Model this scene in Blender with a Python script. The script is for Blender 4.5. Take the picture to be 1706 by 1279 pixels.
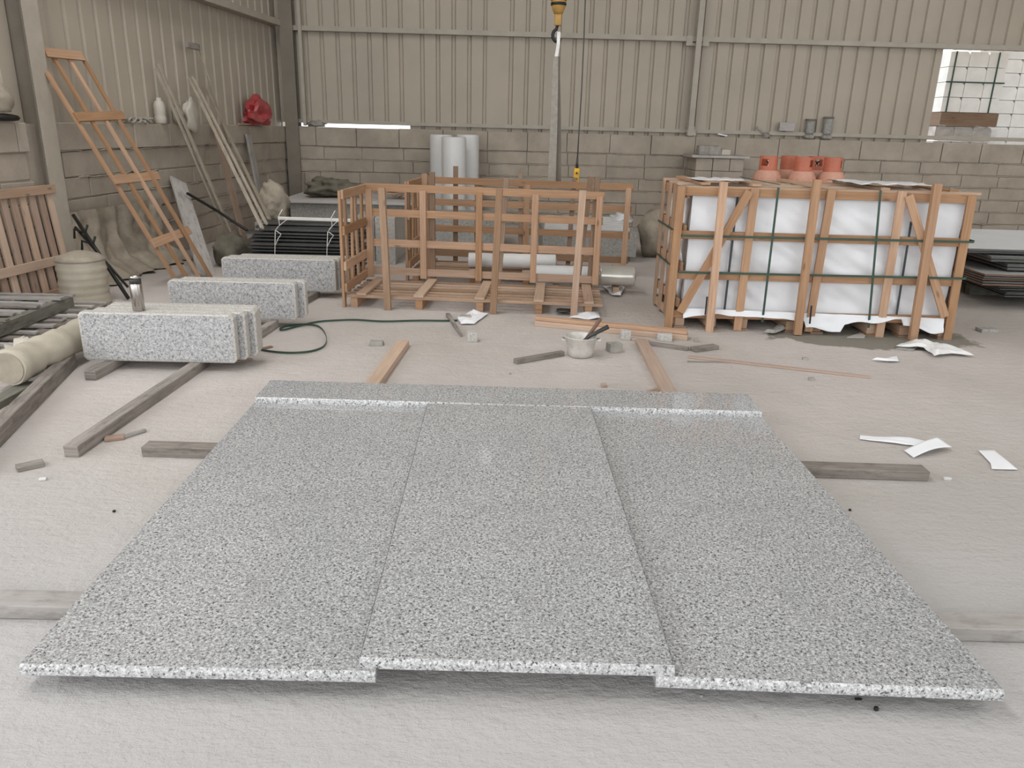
import bpy, bmesh, math, random
from mathutils import Vector, Matrix, noise
random.seed(7)
C = bpy.context.scene.collection
for o in list(bpy.data.objects): bpy.data.objects.remove(o)

# ------------------------------------------------------------------ camera
EYE = 1.5; FPX = 1282.0; IW, IH = 1706, 1279
pit, yaw, rol = math.radians(18.4), math.radians(1.0), math.radians(1.5)
FW = Vector((math.sin(yaw)*math.cos(pit), math.cos(yaw)*math.cos(pit), -math.sin(pit)))
R0 = Vector((math.cos(yaw), -math.sin(yaw), 0)); U0 = R0.cross(FW)
RT = R0*math.cos(rol)+U0*math.sin(rol); UP = U0*math.cos(rol)-R0*math.sin(rol)
cd = bpy.data.cameras.new('camera'); cam = bpy.data.objects.new('camera', cd); C.objects.link(cam)
cd.sensor_width = 36; cd.lens = 36*FPX/IW; cd.clip_end = 200
cam.matrix_world = Matrix(((RT.x, UP.x, -FW.x, 0), (RT.y, UP.y, -FW.y, 0), (RT.z, UP.z, -FW.z, EYE), (0, 0, 0, 1)))
bpy.context.scene.camera = cam

# ------------------------------------------------------------------ world, lights, exposure
w = bpy.data.worlds.new('sky'); bpy.context.scene.world = w; w.use_nodes = True
bg = w.node_tree.nodes['Background']; bg.inputs[0].default_value = (0.93, 0.97, 1.0, 1); bg.inputs[1].default_value = 2.7
vs = bpy.context.scene.view_settings
vs.view_transform = 'Standard'; vs.look = 'None'; vs.gamma = 1; vs.use_curve_mapping = False; vs.exposure = -0.17

def area(name, loc, size, power, rot=(0, 0, 0), col=(1, 0.98, 0.95)):
    l = bpy.data.lights.new(name, 'AREA'); l.shape = 'RECTANGLE'; l.size, l.size_y = size; l.energy = power; l.color = col
    o = bpy.data.objects.new(name, l); C.objects.link(o); o.location = loc; o.rotation_euler = rot; return o
# daylight: roof light strips (x range, y range) at z 6.4, the open front behind the camera, the open right side
SKY = [(-3.3, -1.7, 0.5, 8.6), (2.6, 3.6, -3.5, 3.0), (6.8, 8.4, 0.5, 8.6)]
for (a, b, c, d), e in zip(SKY, (190, 50, 140)):
    area('skylight', ((a+b)/2, (c+d)/2, 6.38), (b-a, d-c), e)
area('open_front', (2.5, -7.4, 2.9), (14, 5), 50, (math.radians(90), 0, 0), (0.97, 0.98, 1))
area('open_side', (12.7, 1, 1.9), (5.6, 3.4), 15, (0, math.radians(90), 0), (0.97, 0.98, 1))
bpy.data.objects['open_side'].rotation_euler = (math.radians(90), 0, math.radians(90))
area('open_left_bay', (-5.3, 0.2, 2.4), (7.5, 4.2), 165, (math.radians(90), 0, math.radians(-90)), (0.98, 0.98, 1))

# ------------------------------------------------------------------ helpers
def ray(px, py): return FW+RT*((px-IW/2)/FPX)-UP*((py-IH/2)/FPX)
def at(px, py, z=0.0):
    d = ray(px, py); t = (z-EYE)/d.z; return Vector((d.x*t, d.y*t, z))
def aty(px, py, Y):
    d = ray(px, py); t = Y/d.y; return Vector((d.x*t, Y, EYE+d.z*t))
def onp(px, py, p0, n):
    d = ray(px, py); e = Vector((0, 0, EYE)); t = (Vector(p0)-e).dot(n)/d.dot(n); return e+d*t

def nmat(name):
    m = bpy.data.materials.new(name); m.use_nodes = True; nt = m.node_tree
    return m, nt, nt.nodes['Principled BSDF']
def L(nt, a, b): nt.links.new(a, b)
def node(nt, t, **k):
    n = nt.nodes.new(t)
    for a, v in k.items():
        if a.startswith('i_'): n.inputs[a[2:].replace('_', ' ')].default_value = v
        else: setattr(n, a, v)
    return n
def ramp(nt, src, stops):
    r = nt.nodes.new('ShaderNodeValToRGB'); e = r.color_ramp.elements
    while len(e) < len(stops): e.new(0.5)
    for i, (p, c) in enumerate(stops):
        e[i].position = p; e[i].color = (*c, 1) if len(c) == 3 else c
    L(nt, src, r.inputs[0]); return r.outputs[0]
def mixc(nt, fac, a, b, mode='MIX'):
    m = nt.nodes.new('ShaderNodeMix'); m.data_type = 'RGBA'; m.blend_type = mode
    for s, v in ((m.inputs[0], fac), (m.inputs[6], a), (m.inputs[7], b)):
        if isinstance(v, (int, float)): s.default_value = v
        elif isinstance(v, tuple): s.default_value = (*v, 1) if len(v) == 3 else v
        else: L(nt, v, s)
    return m.outputs[2]
def noi(nt, vec, scale, det=4, rough=0.6):
    n = node(nt, 'ShaderNodeTexNoise'); n.inputs['Scale'].default_value = scale; n.inputs['Detail'].default_value = det
    n.inputs['Roughness'].default_value = rough
    if vec is not None: L(nt, vec, n.inputs['Vector'])
    return n.outputs['Fac']
def bump(nt, bs, h, strength, dist=0.01):
    b = node(nt, 'ShaderNodeBump'); b.inputs['Strength'].default_value = strength; b.inputs['Distance'].default_value = dist
    L(nt, h, b.inputs['Height']); L(nt, b.outputs[0], bs.inputs['Normal'])
def sc(nt, vec, s):
    m = node(nt, 'ShaderNodeMapping'); m.inputs['Scale'].default_value = s; L(nt, vec, m.inputs['Vector']); return m.outputs[0]

def simple(name, col, rough=0.7, metal=0.0, var=0.12, scale=6, bmp=0.0, bs_=40, spec=0.5, dust=0.0, dcol=(0.42, 0.38, 0.31)):
    m, nt, b = nmat(name); tc = node(nt, 'ShaderNodeTexCoord').outputs['Object']
    n = noi(nt, tc, scale, 5)
    c = ramp(nt, n, [(0.3, tuple(x*(1-var) for x in col)), (0.7, tuple(min(1, x*(1+var)) for x in col))])
    if dust:
        n2 = noi(nt, tc, scale*0.7, 6, 0.7)
        f = ramp(nt, n2, [(0.35, (dust*.3,)*3), (0.65, (dust,)*3)])
        c = mixc(nt, f, c, dcol)
    L(nt, c, b.inputs['Base Color']); b.inputs['Roughness'].default_value = rough; b.inputs['Metallic'].default_value = metal
    b.inputs['Specular IOR Level'].default_value = spec
    if bmp: bump(nt, b, noi(nt, tc, bs_, 4), bmp)
    return m

def wood(name, c1, c2, dust=0.0, knots=True, rough=0.65, dcol=(0.45, 0.41, 0.35)):
    m, nt, b = nmat(name); uv = node(nt, 'ShaderNodeTexCoord').outputs['UV']
    g = noi(nt, sc(nt, uv, (1.2, 28, 1)), 2.2, 6, 0.62)
    c = ramp(nt, g, [(0.30, c1), (0.52, tuple((a+d)/2 for a, d in zip(c1, c2))), (0.72, c2)])
    big = noi(nt, sc(nt, uv, (0.9, 2.0, 1)), 1.1, 2)
    c = mixc(nt, ramp(nt, big, [(0.35, (0.0,)*3), (0.7, (0.45,)*3)]), c, tuple(x*0.72 for x in c1))
    if knots:
        v = node(nt, 'ShaderNodeTexVoronoi'); v.inputs['Scale'].default_value = 1.0; L(nt, sc(nt, uv, (3.1, 9, 1)), v.inputs['Vector'])
        k = ramp(nt, v.outputs['Distance'], [(0.05, (0.75,)*3), (0.13, (0,)*3)])
        c = mixc(nt, k, c, tuple(x*0.35 for x in c1))
    if dust:
        n2 = noi(nt, sc(nt, uv, (2, 5, 1)), 2, 6, 0.7)
        c = mixc(nt, ramp(nt, n2, [(0.3, (dust*.35,)*3), (0.65, (dust,)*3)]), c, dcol)
    if not knots:
        n3 = noi(nt, sc(nt, uv, (3, 9, 1)), 1.6, 5, 0.7)
        c = mixc(nt, ramp(nt, n3, [(0.5, (0,)*3), (0.68, (0.6,)*3)]), c, tuple(x*0.55 for x in c1))
    oi = node(nt, 'ShaderNodeObjectInfo'); mr = node(nt, 'ShaderNodeMapRange'); L(nt, oi.outputs['Random'], mr.inputs[0]); mr.inputs[3].default_value = 0.70; mr.inputs[4].default_value = 1.12
    m2 = node(nt, 'ShaderNodeMapRange'); L(nt, oi.outputs['Random'], m2.inputs[0]); m2.inputs[3].default_value = 1.1; m2.inputs[4].default_value = 0.85
    hs = node(nt, 'ShaderNodeHueSaturation'); L(nt, c, hs.inputs['Color']); L(nt, mr.outputs[0], hs.inputs['Value']); L(nt, m2.outputs[0], hs.inputs['Saturation']); c = hs.outputs[0]
    L(nt, c, b.inputs['Base Color']); b.inputs['Roughness'].default_value = rough; b.inputs['Specular IOR Level'].default_value = 0.3
    bump(nt, b, g, 0.35, 0.004)
    return m

def granite(name, lo, mid, hi, rough, scale=150, bmp=0.0, dust=0.0):
    m, nt, b = nmat(name); tc = node(nt, 'ShaderNodeTexCoord').outputs['Object']
    v = node(nt, 'ShaderNodeTexVoronoi'); v.inputs['Scale'].default_value = scale; L(nt, tc, v.inputs['Vector'])
    s = node(nt, 'ShaderNodeSeparateColor'); L(nt, v.outputs['Color'], s.inputs[0])
    n = noi(nt, tc, scale*0.42, 3, 0.6)
    ad = node(nt, 'ShaderNodeMath', operation='MULTIPLY_ADD'); L(nt, s.outputs[0], ad.inputs[0]); ad.inputs[1].default_value = 0.42; 
    L(nt, n, ad.inputs[2])
    c = ramp(nt, ad.outputs[0], [(0.46, lo), (0.58, mid), (0.72, mid), (0.90, hi)])
    big = noi(nt, tc, 2.6, 4)
    c = mixc(nt, ramp(nt, big, [(0.35, (0,)*3), (0.7, (0.22,)*3)]), c, tuple(x*0.72 for x in mid))
    if dust: c = mixc(nt, ramp(nt, noi(nt, tc, 5, 5), [(0.3, (dust*.5,)*3), (0.7, (dust,)*3)]), c, (0.47, 0.44, 0.40))
    L(nt, c, b.inputs['Base Color']); b.inputs['Roughness'].default_value = rough
    if bmp: bump(nt, b, n, bmp, 0.003)
    return m

M = {}
M['gr_pol'] = granite('polished_granite', (0.055, 0.055, 0.056), (0.318, 0.316, 0.317), (0.58, 0.575, 0.575), 0.09, 240)
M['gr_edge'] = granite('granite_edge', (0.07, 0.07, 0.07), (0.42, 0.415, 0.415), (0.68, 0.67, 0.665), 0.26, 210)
M['gr_flame'] = granite('flamed_granite', (0.14, 0.14, 0.143), (0.36, 0.355, 0.355), (0.54, 0.53, 0.525), 0.75, 170, 0.4)
M['gr_saw'] = granite('sawn_granite', (0.22, 0.21, 0.20), (0.46, 0.44, 0.41), (0.60, 0.58, 0.55), 0.8, 150, 0.2, 0.45)
M['gr_dark'] = granite('dusty_grey_stone', (0.16, 0.16, 0.155), (0.27, 0.265, 0.25), (0.38, 0.37, 0.35), 0.7, 90, 0.2, 0.35)
M['slab_dark'] = simple('dark_slab', (0.06, 0.062, 0.058), 0.5, 0, 0.3, 4, dust=0.3, dcol=(0.20, 0.19, 0.17))
M['slab_top'] = simple('pale_slab_face', (0.55, 0.56, 0.57), 0.35, 0, 0.08, 2)
M['slab_mid'] = simple('dusty_slab_face', (0.36, 0.355, 0.345), 0.5, 0, 0.15, 3)
M['slab_thin'] = simple('thin_white_slab', (0.62, 0.61, 0.60), 0.5, 0, 0.08, 4)
M['pine'] = wood('new_pine', (0.36, 0.18, 0.085), (0.58, 0.34, 0.185), 0.14)
M['pine2'] = wood('aged_pine', (0.29, 0.155, 0.08), (0.48, 0.295, 0.175), 0.2)
M['pine_pale'] = wood('pale_pine', (0.44, 0.27, 0.17), (0.64, 0.44, 0.31), 0.25)
M['pine_dark'] = wood('brown_post', (0.17, 0.09, 0.05), (0.33, 0.20, 0.12), 0.2)
M['plank_pink'] = wood('dusty_pink_plank', (0.36, 0.22, 0.16), (0.55, 0.38, 0.29), 0.35)
M['old'] = wood('weathered_timber', (0.11, 0.09, 0.075), (0.36, 0.31, 0.27), 0.38, False, 0.85, (0.46, 0.425, 0.39))
M['old_pale'] = wood('dusty_timber', (0.28, 0.25, 0.22), (0.48, 0.44, 0.405), 0.6, False, 0.9, (0.56, 0.53, 0.51))
M['strip'] = wood('dusty_lath', (0.32, 0.26, 0.19), (0.50, 0.42, 0.32), 0.5, False)
M['green_wood'] = wood('dark_green_timber', (0.06, 0.065, 0.05), (0.17, 0.165, 0.13), 0.3, False)
M['block'] = simple('aerated_block', (0.40, 0.345, 0.285), 0.95, 0, 0.14, 3, 0.5, 60, 0.2)
M['metal_sheet'] = simple('beige_sheet_metal', (0.43, 0.375, 0.305), 0.55, 0, 0.07, 1.2, spec=0.4)
M['steel'] = simple('dusty_painted_steel', (0.41, 0.365, 0.305), 0.6, 0, 0.1, 4)
M['steel_dark'] = simple('dusty_column_steel', (0.20, 0.172, 0.138), 0.65, 0, 0.14, 3)
M['white_film'] = simple('white_wrap', (0.73, 0.73, 0.75), 0.36, 0, 0.04, 3, 0.5, 7)
M['roll_white'] = simple('white_foam_roll', (0.72, 0.71, 0.70), 0.45, 0, 0.04, 3)
M['roll_film'] = simple('clear_film_roll', (0.62, 0.59, 0.53), 0.18, 0.35, 0.08, 5)
M['paper'] = simple('paper', (0.78, 0.78, 0.80), 0.8, 0, 0.03, 5)
M['strap'] = simple('green_strap', (0.025, 0.06, 0.04), 0.45, 0, 0.2, 8)
M['strap_dark'] = simple('dark_strap', (0.035, 0.045, 0.05), 0.5, 0, 0.2, 8)
M['black'] = simple('black_plastic', (0.02, 0.021, 0.022), 0.42, 0, 0.3, 5, dust=0.25, dcol=(0.16, 0.15, 0.13))
M['blackmetal'] = simple('black_metal', (0.018, 0.018, 0.017), 0.5, 0.3)
M['inox'] = simple('stainless_steel', (0.48, 0.45, 0.42), 0.24, 1.0, 0.05)
M['alu'] = simple('worn_aluminium', (0.60, 0.57, 0.53), 0.5, 0.35, 0.2, 14, dust=0.3, dcol=(0.6, 0.57, 0.53))
M['mortar'] = simple('wet_mortar', (0.40, 0.37, 0.35), 0.9, 0, 0.15, 20, 0.6, 50)
M['orange'] = simple('gas_orange', (0.50, 0.105, 0.045), 0.5, 0, 0.15, 6, dust=0.3, dcol=(0.55, 0.33, 0.24))
M['orange_dust'] = simple('dusty_gas_orange', (0.52, 0.17, 0.09), 0.7, 0, 0.1, 6, dust=0.75, dcol=(0.62, 0.42, 0.33))
M['yellow'] = simple('pendant_yellow', (0.72, 0.40, 0.03), 0.5, 0, 0.12, 12)
M['hoist'] = simple('hoist_yellow', (0.42, 0.24, 0.06), 0.6, 0, 0.25, 14)
M['red'] = simple('red_plastic', (0.36, 0.02, 0.03), 0.35, 0, 0.2, 7, dust=0.15)
M['sack'] = simple('dusty_sack', (0.33, 0.285, 0.225), 0.85, 0, 0.2, 9, 0.4, 120)
M['sack_dark'] = simple('dark_sack', (0.085, 0.078, 0.058), 0.9, 0, 0.5, 8, 0.6, 60, dust=0.45, dcol=(0.26, 0.225, 0.175))
M['fabric'] = simple('beige_wrap', (0.43, 0.385, 0.31), 0.7, 0, 0.08, 4, 0.3, 30)
M['webbing'] = simple('grey_webbing', (0.33, 0.30, 0.26), 0.9, 0, 0.15, 20, 0.3, 200)
M['jug'] = simple('dusty_white_plastic', (0.55, 0.50, 0.43), 0.6, 0, 0.08, 8)
M['cord'] = simple('white_string', (0.75, 0.73, 0.70), 0.8)
M['stone_pale'] = simple('pale_kerb_block', (0.78, 0.77, 0.75), 0.8, 0, 0.1, 3)
M['stone_wrap'] = simple('cement_block', (0.46, 0.42, 0.40), 0.8, 0, 0.25, 5)
M['rubble'] = simple('grey_rubble', (0.33, 0.31, 0.28), 0.95, 0, 0.3, 12, 0.6, 40)
M['brown'] = simple('brown_handle', (0.16, 0.09, 0.06), 0.6)
M['asphalt'] = simple('yard_ground', (0.45, 0.43, 0.40), 0.95)
M['roofm'] = simple('roof_sheet', (0.42, 0.41, 0.37), 0.7)

# clear film with glints
m, nt, b = nmat('clear_plastic_film'); M['film'] = m
b.inputs['Base Color'].default_value = (0.62, 0.60, 0.57, 1); b.inputs['Roughness'].default_value = 0.15
b.inputs['Alpha'].default_value = 0.32
bump(nt, b, noi(nt, node(nt, 'ShaderNodeTexCoord').outputs['Object'], 9, 6, 0.75), 0.9, 0.03)

# floor
m, nt, b = nmat('dusty_concrete'); M['floor'] = m
tc = node(nt, 'ShaderNodeTexCoord').outputs['Object']
c = ramp(nt, noi(nt, tc, 0.55, 4, 0.55), [(0.36, (0.455, 0.41, 0.375)), (0.5, (0.525, 0.475, 0.445)), (0.66, (0.575, 0.52, 0.495))])
c = mixc(nt, ramp(nt, noi(nt, tc, 3.2, 6, 0.7), [(0.42, (0,)*3), (0.72, (0.35,)*3)]), c, (0.42, 0.40, 0.37))
sp = noi(nt, sc(nt, tc, (1, 1, 1)), 70, 3, 0.7)
c = mixc(nt, ramp(nt, sp, [(0.68, (0,)*3), (0.78, (0.3,)*3)]), c, (0.25, 0.235, 0.22))
# cooler, paler cement dust towards the front of the shop
sx = node(nt, 'ShaderNodeSeparateXYZ'); L(nt, tc, sx.inputs[0])
wn = node(nt, 'ShaderNodeMath', operation='MULTIPLY_ADD'); L(nt, noi(nt, tc, 0.8, 3), wn.inputs[0]); wn.inputs[1].default_value = 2.5; L(nt, sx.outputs[1], wn.inputs[2])
mr = node(nt, 'ShaderNodeMapRange'); L(nt, wn.outputs[0], mr.inputs[0])
mr.inputs[1].default_value = 2.8; mr.inputs[2].default_value = 5.2; mr.inputs[3].default_value = 0.75; mr.inputs[4].default_value = 0
c = mixc(nt, mr.outputs[0], c, (0.50, 0.487, 0.487))
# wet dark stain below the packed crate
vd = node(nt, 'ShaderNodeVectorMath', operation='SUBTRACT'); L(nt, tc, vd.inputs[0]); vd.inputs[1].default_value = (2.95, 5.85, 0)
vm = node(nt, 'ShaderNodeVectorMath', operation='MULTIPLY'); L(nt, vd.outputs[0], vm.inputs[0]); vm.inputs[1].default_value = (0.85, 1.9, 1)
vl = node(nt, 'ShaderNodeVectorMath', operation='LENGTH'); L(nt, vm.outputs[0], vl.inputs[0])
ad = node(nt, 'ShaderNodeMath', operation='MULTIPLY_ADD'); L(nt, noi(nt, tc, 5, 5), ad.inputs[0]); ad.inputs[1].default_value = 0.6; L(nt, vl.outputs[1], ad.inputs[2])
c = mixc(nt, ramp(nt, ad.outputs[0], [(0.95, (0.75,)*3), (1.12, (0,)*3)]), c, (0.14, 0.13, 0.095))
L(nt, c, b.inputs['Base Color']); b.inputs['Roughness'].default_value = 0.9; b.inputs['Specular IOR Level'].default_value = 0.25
n1 = noi(nt, sc(nt, tc, (1, 1, 1)), 22, 8, 0.68); n2 = noi(nt, sc(nt, tc, (1, 2.5, 1)), 6, 5, 0.7)
mm = node(nt, 'ShaderNodeMath', operation='ADD'); L(nt, n1, mm.inputs[0]); L(nt, n2, mm.inputs[1])
bump(nt, b, mm.outputs[0], 0.9, 0.016)

# ---- mesh builder
WL = {}
class MB:
    def __init__(s): s.bm = bmesh.new(); s.uv = s.bm.loops.layers.uv.new('UVMap')
    def hexa(s, p, sm=False):
        """8 corners: 0-3 one end ring, 4-7 the other end ring; u runs from ring to ring"""
        v = [s.bm.verts.new(q) for q in p]; ln = (Vector(p[4])-Vector(p[0])).length
        wd = (Vector(p[1])-Vector(p[0])).length; th = (Vector(p[3])-Vector(p[0])).length
        ou, ov = random.uniform(0, 50), random.uniform(0, 50)
        o = 0
        for i in range(4):
            j = (i+1) % 4; e = wd if i % 2 == 0 else th
            f = s.bm.faces.new((v[i], v[j], v[4+j], v[4+i]))
            for l, q in zip(f.loops, ((ou, ov+o), (ou, ov+o+e), (ou+ln, ov+o+e), (ou+ln, ov+o))): l[s.uv].uv = q
            o += e+0.01
        for k in ((3, 2, 1, 0), (4, 5, 6, 7)):
            f = s.bm.faces.new([v[i] for i in k])
            for l, q in zip(f.loops, ((ou, ov), (ou+.02, ov), (ou+.02, ov+wd*3), (ou, ov+wd*3))): l[s.uv].uv = q
        return s
    def box(s, x0, x1, y0, y1, z0, z1, R=None, o=None):
        """axis box; long axis chosen for the grain. R,o: rotate then translate"""
        d = (x1-x0, y1-y0, z1-z0); a = d.index(max(d)); b, c = [(1, 2), (2, 0), (0, 1)][a]
        lo, hi = (x0, y0, z0), (x1, y1, z1); p = []
        for e in (lo, hi):
            for (u, q) in ((lo, lo), (hi, lo), (hi, hi), (lo, hi)):
                t = [0, 0, 0]; t[a] = e[a]; t[b] = u[b]; t[c] = q[c]; t = Vector(t)
                if R is not None: t = R @ t
                if o is not None: t = t+Vector(o)
                p.append(t)
        return s.hexa(p)
    def bar(s, p0, p1, wd, th, side=None, w1=None):
        p0, p1 = Vector(p0), Vector(p1); d = (p1-p0).normalized()
        sd = Vector(side) if side is not None else (Vector((0, 0, 1)).cross(d) if abs(d.z) < 0.95 else Vector((1, 0, 0)))
        sd = (sd-d*sd.dot(d)).normalized(); up = d.cross(sd).normalized(); w1 = wd if w1 is None else w1; p = []
        for e, ww in ((p0, wd), (p1, w1)):
            for a, c in ((-1, -1), (1, -1), (1, 1), (-1, 1)): p.append(e+sd*(a*ww/2)+up*(c*th/2))
        return s.hexa(p)
    def tube(s, pts, r, n=10, caps=True, flat=1.0):
        pts = [Vector(p) for p in pts]; rs = r if isinstance(r, (list, tuple)) else [r]*len(pts); rings = []
        sd = None
        for i, p in enumerate(pts):
            d = (pts[min(i+1, len(pts)-1)]-pts[max(i-1, 0)]).normalized()
            if sd is None: sd = d.cross(Vector((0, 0, 1))) if abs(d.z) < 0.9 else d.cross(Vector((0, 1, 0)))
            sd = (sd-d*sd.dot(d)).normalized(); up = sd.cross(d)
            rings.append([s.bm.verts.new(p+sd*math.cos(6.28318*k/n)*rs[i]+up*math.sin(6.28318*k/n)*rs[i]*flat) for k in range(n)])
        for a, b_ in zip(rings, rings[1:]):
            for k in range(n):
                f = s.bm.faces.new((a[k], a[(k+1) % n], b_[(k+1) % n], b_[k])); f.smooth = True
        if caps:
            s.bm.faces.new(rings[0][::-1]); s.bm.faces.new(rings[-1])
        return s
    def lathe(s, prof, c, n=24, jit=0.0, ax=None, caps=True):
        """profile (r,z) around c; ax optional Matrix 3x3 mapping local z to an axis"""
        c = Vector(c); rings = []
        for i, (r, z) in enumerate(prof):
            ring = []
            for k in range(n):
                a = 6.28318*k/n; q = Vector((math.cos(a)*r, math.sin(a)*r, z))
                if jit: q *= 1+0; q += Vector((q.x, q.y, 0))*(noise.noise(Vector((math.cos(a)*1.5, math.sin(a)*1.5, z*9))+c)*jit)
                if ax is not None: q = ax @ q
                ring.append(s.bm.verts.new(c+q))
            rings.append(ring)
        for a, b_ in zip(rings, rings[1:]):
            for k in range(n):
                f = s.bm.faces.new((a[k], a[(k+1) % n], b_[(k+1) % n], b_[k])); f.smooth = True
        if caps:
            s.bm.faces.new(rings[0][::-1]); s.bm.faces.new(rings[-1])
        return s
    def prism(s, poly, z0, z1, zf=None):
        """vertical prism over a 2-D outline; zf optional (x,y)->dz"""
        n = len(poly); lo = [s.bm.verts.new((x, y, z0+(zf(x, y) if zf else 0))) for x, y in poly]
        hi = [s.bm.verts.new((x, y, z1+(zf(x, y) if zf else 0))) for x, y in poly]
        s.bm.faces.new(lo[::-1]); s.bm.faces.new(hi)
        for i in range(n):
            j = (i+1) % n; s.bm.faces.new((lo[i], lo[j], hi[j], hi[i]))
        return s
    def grid(s, fn, nu, nv, smooth=True):
        g = [[s.bm.verts.new(fn(i/nu, j/nv)) for j in range(nv+1)] for i in range(nu+1)]
        for i in range(nu):
            for j in range(nv):
                f = s.bm.faces.new((g[i][j], g[i+1][j], g[i+1][j+1], g[i][j+1])); f.smooth = smooth
        return s
    def blob(s, c, r, jit=0.15, sub=3, fr=1.6, seed=0, flat_bottom=True):
        b2 = bmesh.ops.create_icosphere(s.bm, subdivisions=sub, radius=1.0); c = Vector(c); r = Vector(r)
        for v in b2['verts']:
            q = v.co.copy(); k = 1+noise.noise(q*fr+Vector((seed*7.1, seed*3.3, seed)))*jit*2+noise.noise(q*fr*3+Vector((seed, 0, 5)))*jit*0.8
            q = Vector((q.x*r.x*k, q.y*r.y*k, q.z*r.z*k))
            if flat_bottom: q.z = max(q.z, -r.z*0.8)
            v.co = c+q
        for f in s.bm.faces: f.smooth = True
        return s
    def chunk(s, c, r, seed=0):
        """angular stone"""
        c = Vector(c); rnd = random.Random(seed); pts = []
        for sx_ in (-1, 1):
            for sy_ in (-1, 1):
                for sz_ in (-1, 1):
                    pts.append(c+Vector((sx_*r[0]*rnd.uniform(.72, 1), sy_*r[1]*rnd.uniform(.72, 1), r[2]*(rnd.uniform(.7, 1) if sz_ > 0 else -1))))
        vs_ = [s.bm.verts.new(p) for p in pts]; bmesh.ops.convex_hull(s.bm, input=vs_); return s
    def build(s, name, mat, parent=None, bevel=0.0, solid=0.0, origin=None):
        bmesh.ops.recalc_face_normals(s.bm, faces=s.bm.faces)
        me = bpy.data.meshes.new(name); vv = [v.co for v in s.bm.verts]
        if parent is None:
            if origin is None:
                origin = Vector(((min(v.x for v in vv)+max(v.x for v in vv))/2, (min(v.y for v in vv)+max(v.y for v in vv))/2, min(v.z for v in vv)))
            wl = Vector(origin)
        else: wl = WL[parent.name]
        for v in s.bm.verts: v.co -= wl
        s.bm.to_mesh(me); s.bm.free(); o = bpy.data.objects.new(name, me); C.objects.link(o)
        for k in (mat if isinstance(mat, (list, tuple)) else [mat]): me.materials.append(M[k])
        if parent is None: o.location = wl
        else: o.parent = parent
        WL[o.name] = wl.copy()
        if bevel:
            md = o.modifiers.new('bevel', 'BEVEL'); md.width = bevel; md.segments = 2; md.limit_method = 'ANGLE'
        if solid:
            md = o.modifiers.new('solid', 'SOLIDIFY'); md.thickness = solid; md.offset = 0
        return o
def tag(o, label, cat, group=None, kind=None):
    o['label'] = label; o['category'] = cat
    if group: o['group'] = group
    if kind: o['kind'] = kind
    return o
def thing(name, loc, label, cat, group=None):
    o = bpy.data.objects.new(name, None); C.objects.link(o); o.location = loc; WL[o.name] = Vector(loc); o.empty_display_size = 0.1
    return tag(o, label, cat, group)
def struct(o, label=None):
    o['kind'] = 'structure'
    if label: o['label'] = label
    return o
def rotz(a): return Matrix.Rotation(a, 3, 'Z')

# ------------------------------------------------------------------ large structure
YB = 12.8; ZT = 1.45
LWA = math.atan(0.109)                        # the left wall runs slightly off square
LO = Vector((-3.45, YB, 0)); LD = Vector((-math.sin(LWA), -math.cos(LWA), 0)); LN = Vector((math.cos(LWA), -math.sin(LWA), 0))
def lw(u, off=0.0, z=0.0): return LO+LD*u+LN*off+Vector((0, 0, z))
def onlw(px, py, off=0.0): return onp(px, py, LO+LN*off, LN)

# opening in the back wall cladding (right) and the floor
struct(MB().box(-9, 13, -8, YB+0.3, -0.2, 0).build('floor', 'floor', origin=(0, 0, 0)))
struct(MB().box(-20, 30, YB+0.3, 40, -0.25, -0.02).build('trim_1', 'asphalt', origin=(0, 0, 0)), 'pale yard ground beyond the back wall')

def blocks(mb, fn, length, rows, h_list, d0, bl=0.64, seed=1):
    """courses of aerated blocks; fn(u,off,z) places, returns hexa corners"""
    rnd = random.Random(seed); z = 0
    for r, h in enumerate(h_list):
        u = -rnd.uniform(0, bl); top = r == len(h_list)-1
        while u < length:
            l = bl*rnd.uniform(0.93, 1.05)+(0.03 if top else 0)
            a, b_ = max(u, 0)+0.004, min(u+l, length)-0.004
            if b_-a > 0.05:
                j = rnd.uniform(-0.008, 0.008); j2 = j+rnd.uniform(-0.006, 0.006); dz = rnd.uniform(-.003, .003)
                j += 0.02 if top else 0; j2 += 0.02 if top else 0
                ru, rd = (0.007 if rnd.random() < .6 else 0.013), 0.003
                p = [fn(a, d0, z+rd), fn(a, j, z+rd), fn(a, j, z+h-ru+dz), fn(a, d0, z+h-ru), fn(b_, d0, z+rd), fn(b_, j2, z+rd), fn(b_, j2, z+h-ru-dz), fn(b_, d0, z+h-ru)]
                mb.hexa(p)
            u += l
        z += h
def mortar(mb, fn, length, zs, seed):
    rnd = random.Random(seed)
    for z in zs:
        u = 0
        while u < length-0.3:
            l = rnd.uniform(0.3, 1.6)
            if rnd.random() < 0.62:
                pts = []; n = max(4, int(l/0.035)); rr = []
                for k in range(n+1):
                    uu = min(u+l*k/n, length-.02); q = noise.noise(Vector((uu*9, z*13, seed)))
                    q2 = noise.noise(Vector((uu*31, z*7, seed+3)))
                    pts.append(fn(uu, 0.004+0.01*q2, z+0.012*q-0.006+0.008*q2)); rr.append(0.006+0.006*abs(q2)+0.003*rnd.random())
                mb.tube(pts, rr, 5)
            u += l+rnd.uniform(0.02, 0.4)
HL = [0.192]*6+[0.298]
# back wall: block base
fb = lambda u, off, z: Vector((-3.45+u, YB-off, z))
mb = MB(); blocks(mb, fb, 15.5, 7, HL, -0.2, 0.64, 3); back = struct(mb.build('wall_back', 'block', bevel=0.006))
mb = MB(); mb.box(-3.70, 12.9, YB+0.02, YB+0.19, 0, ZT-0.02); mortar(mb, fb, 15.5, [sum(HL[:k]) for k in range(1, 7)], 11)
mb.build('mortar_joints', 'block', back)
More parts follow.
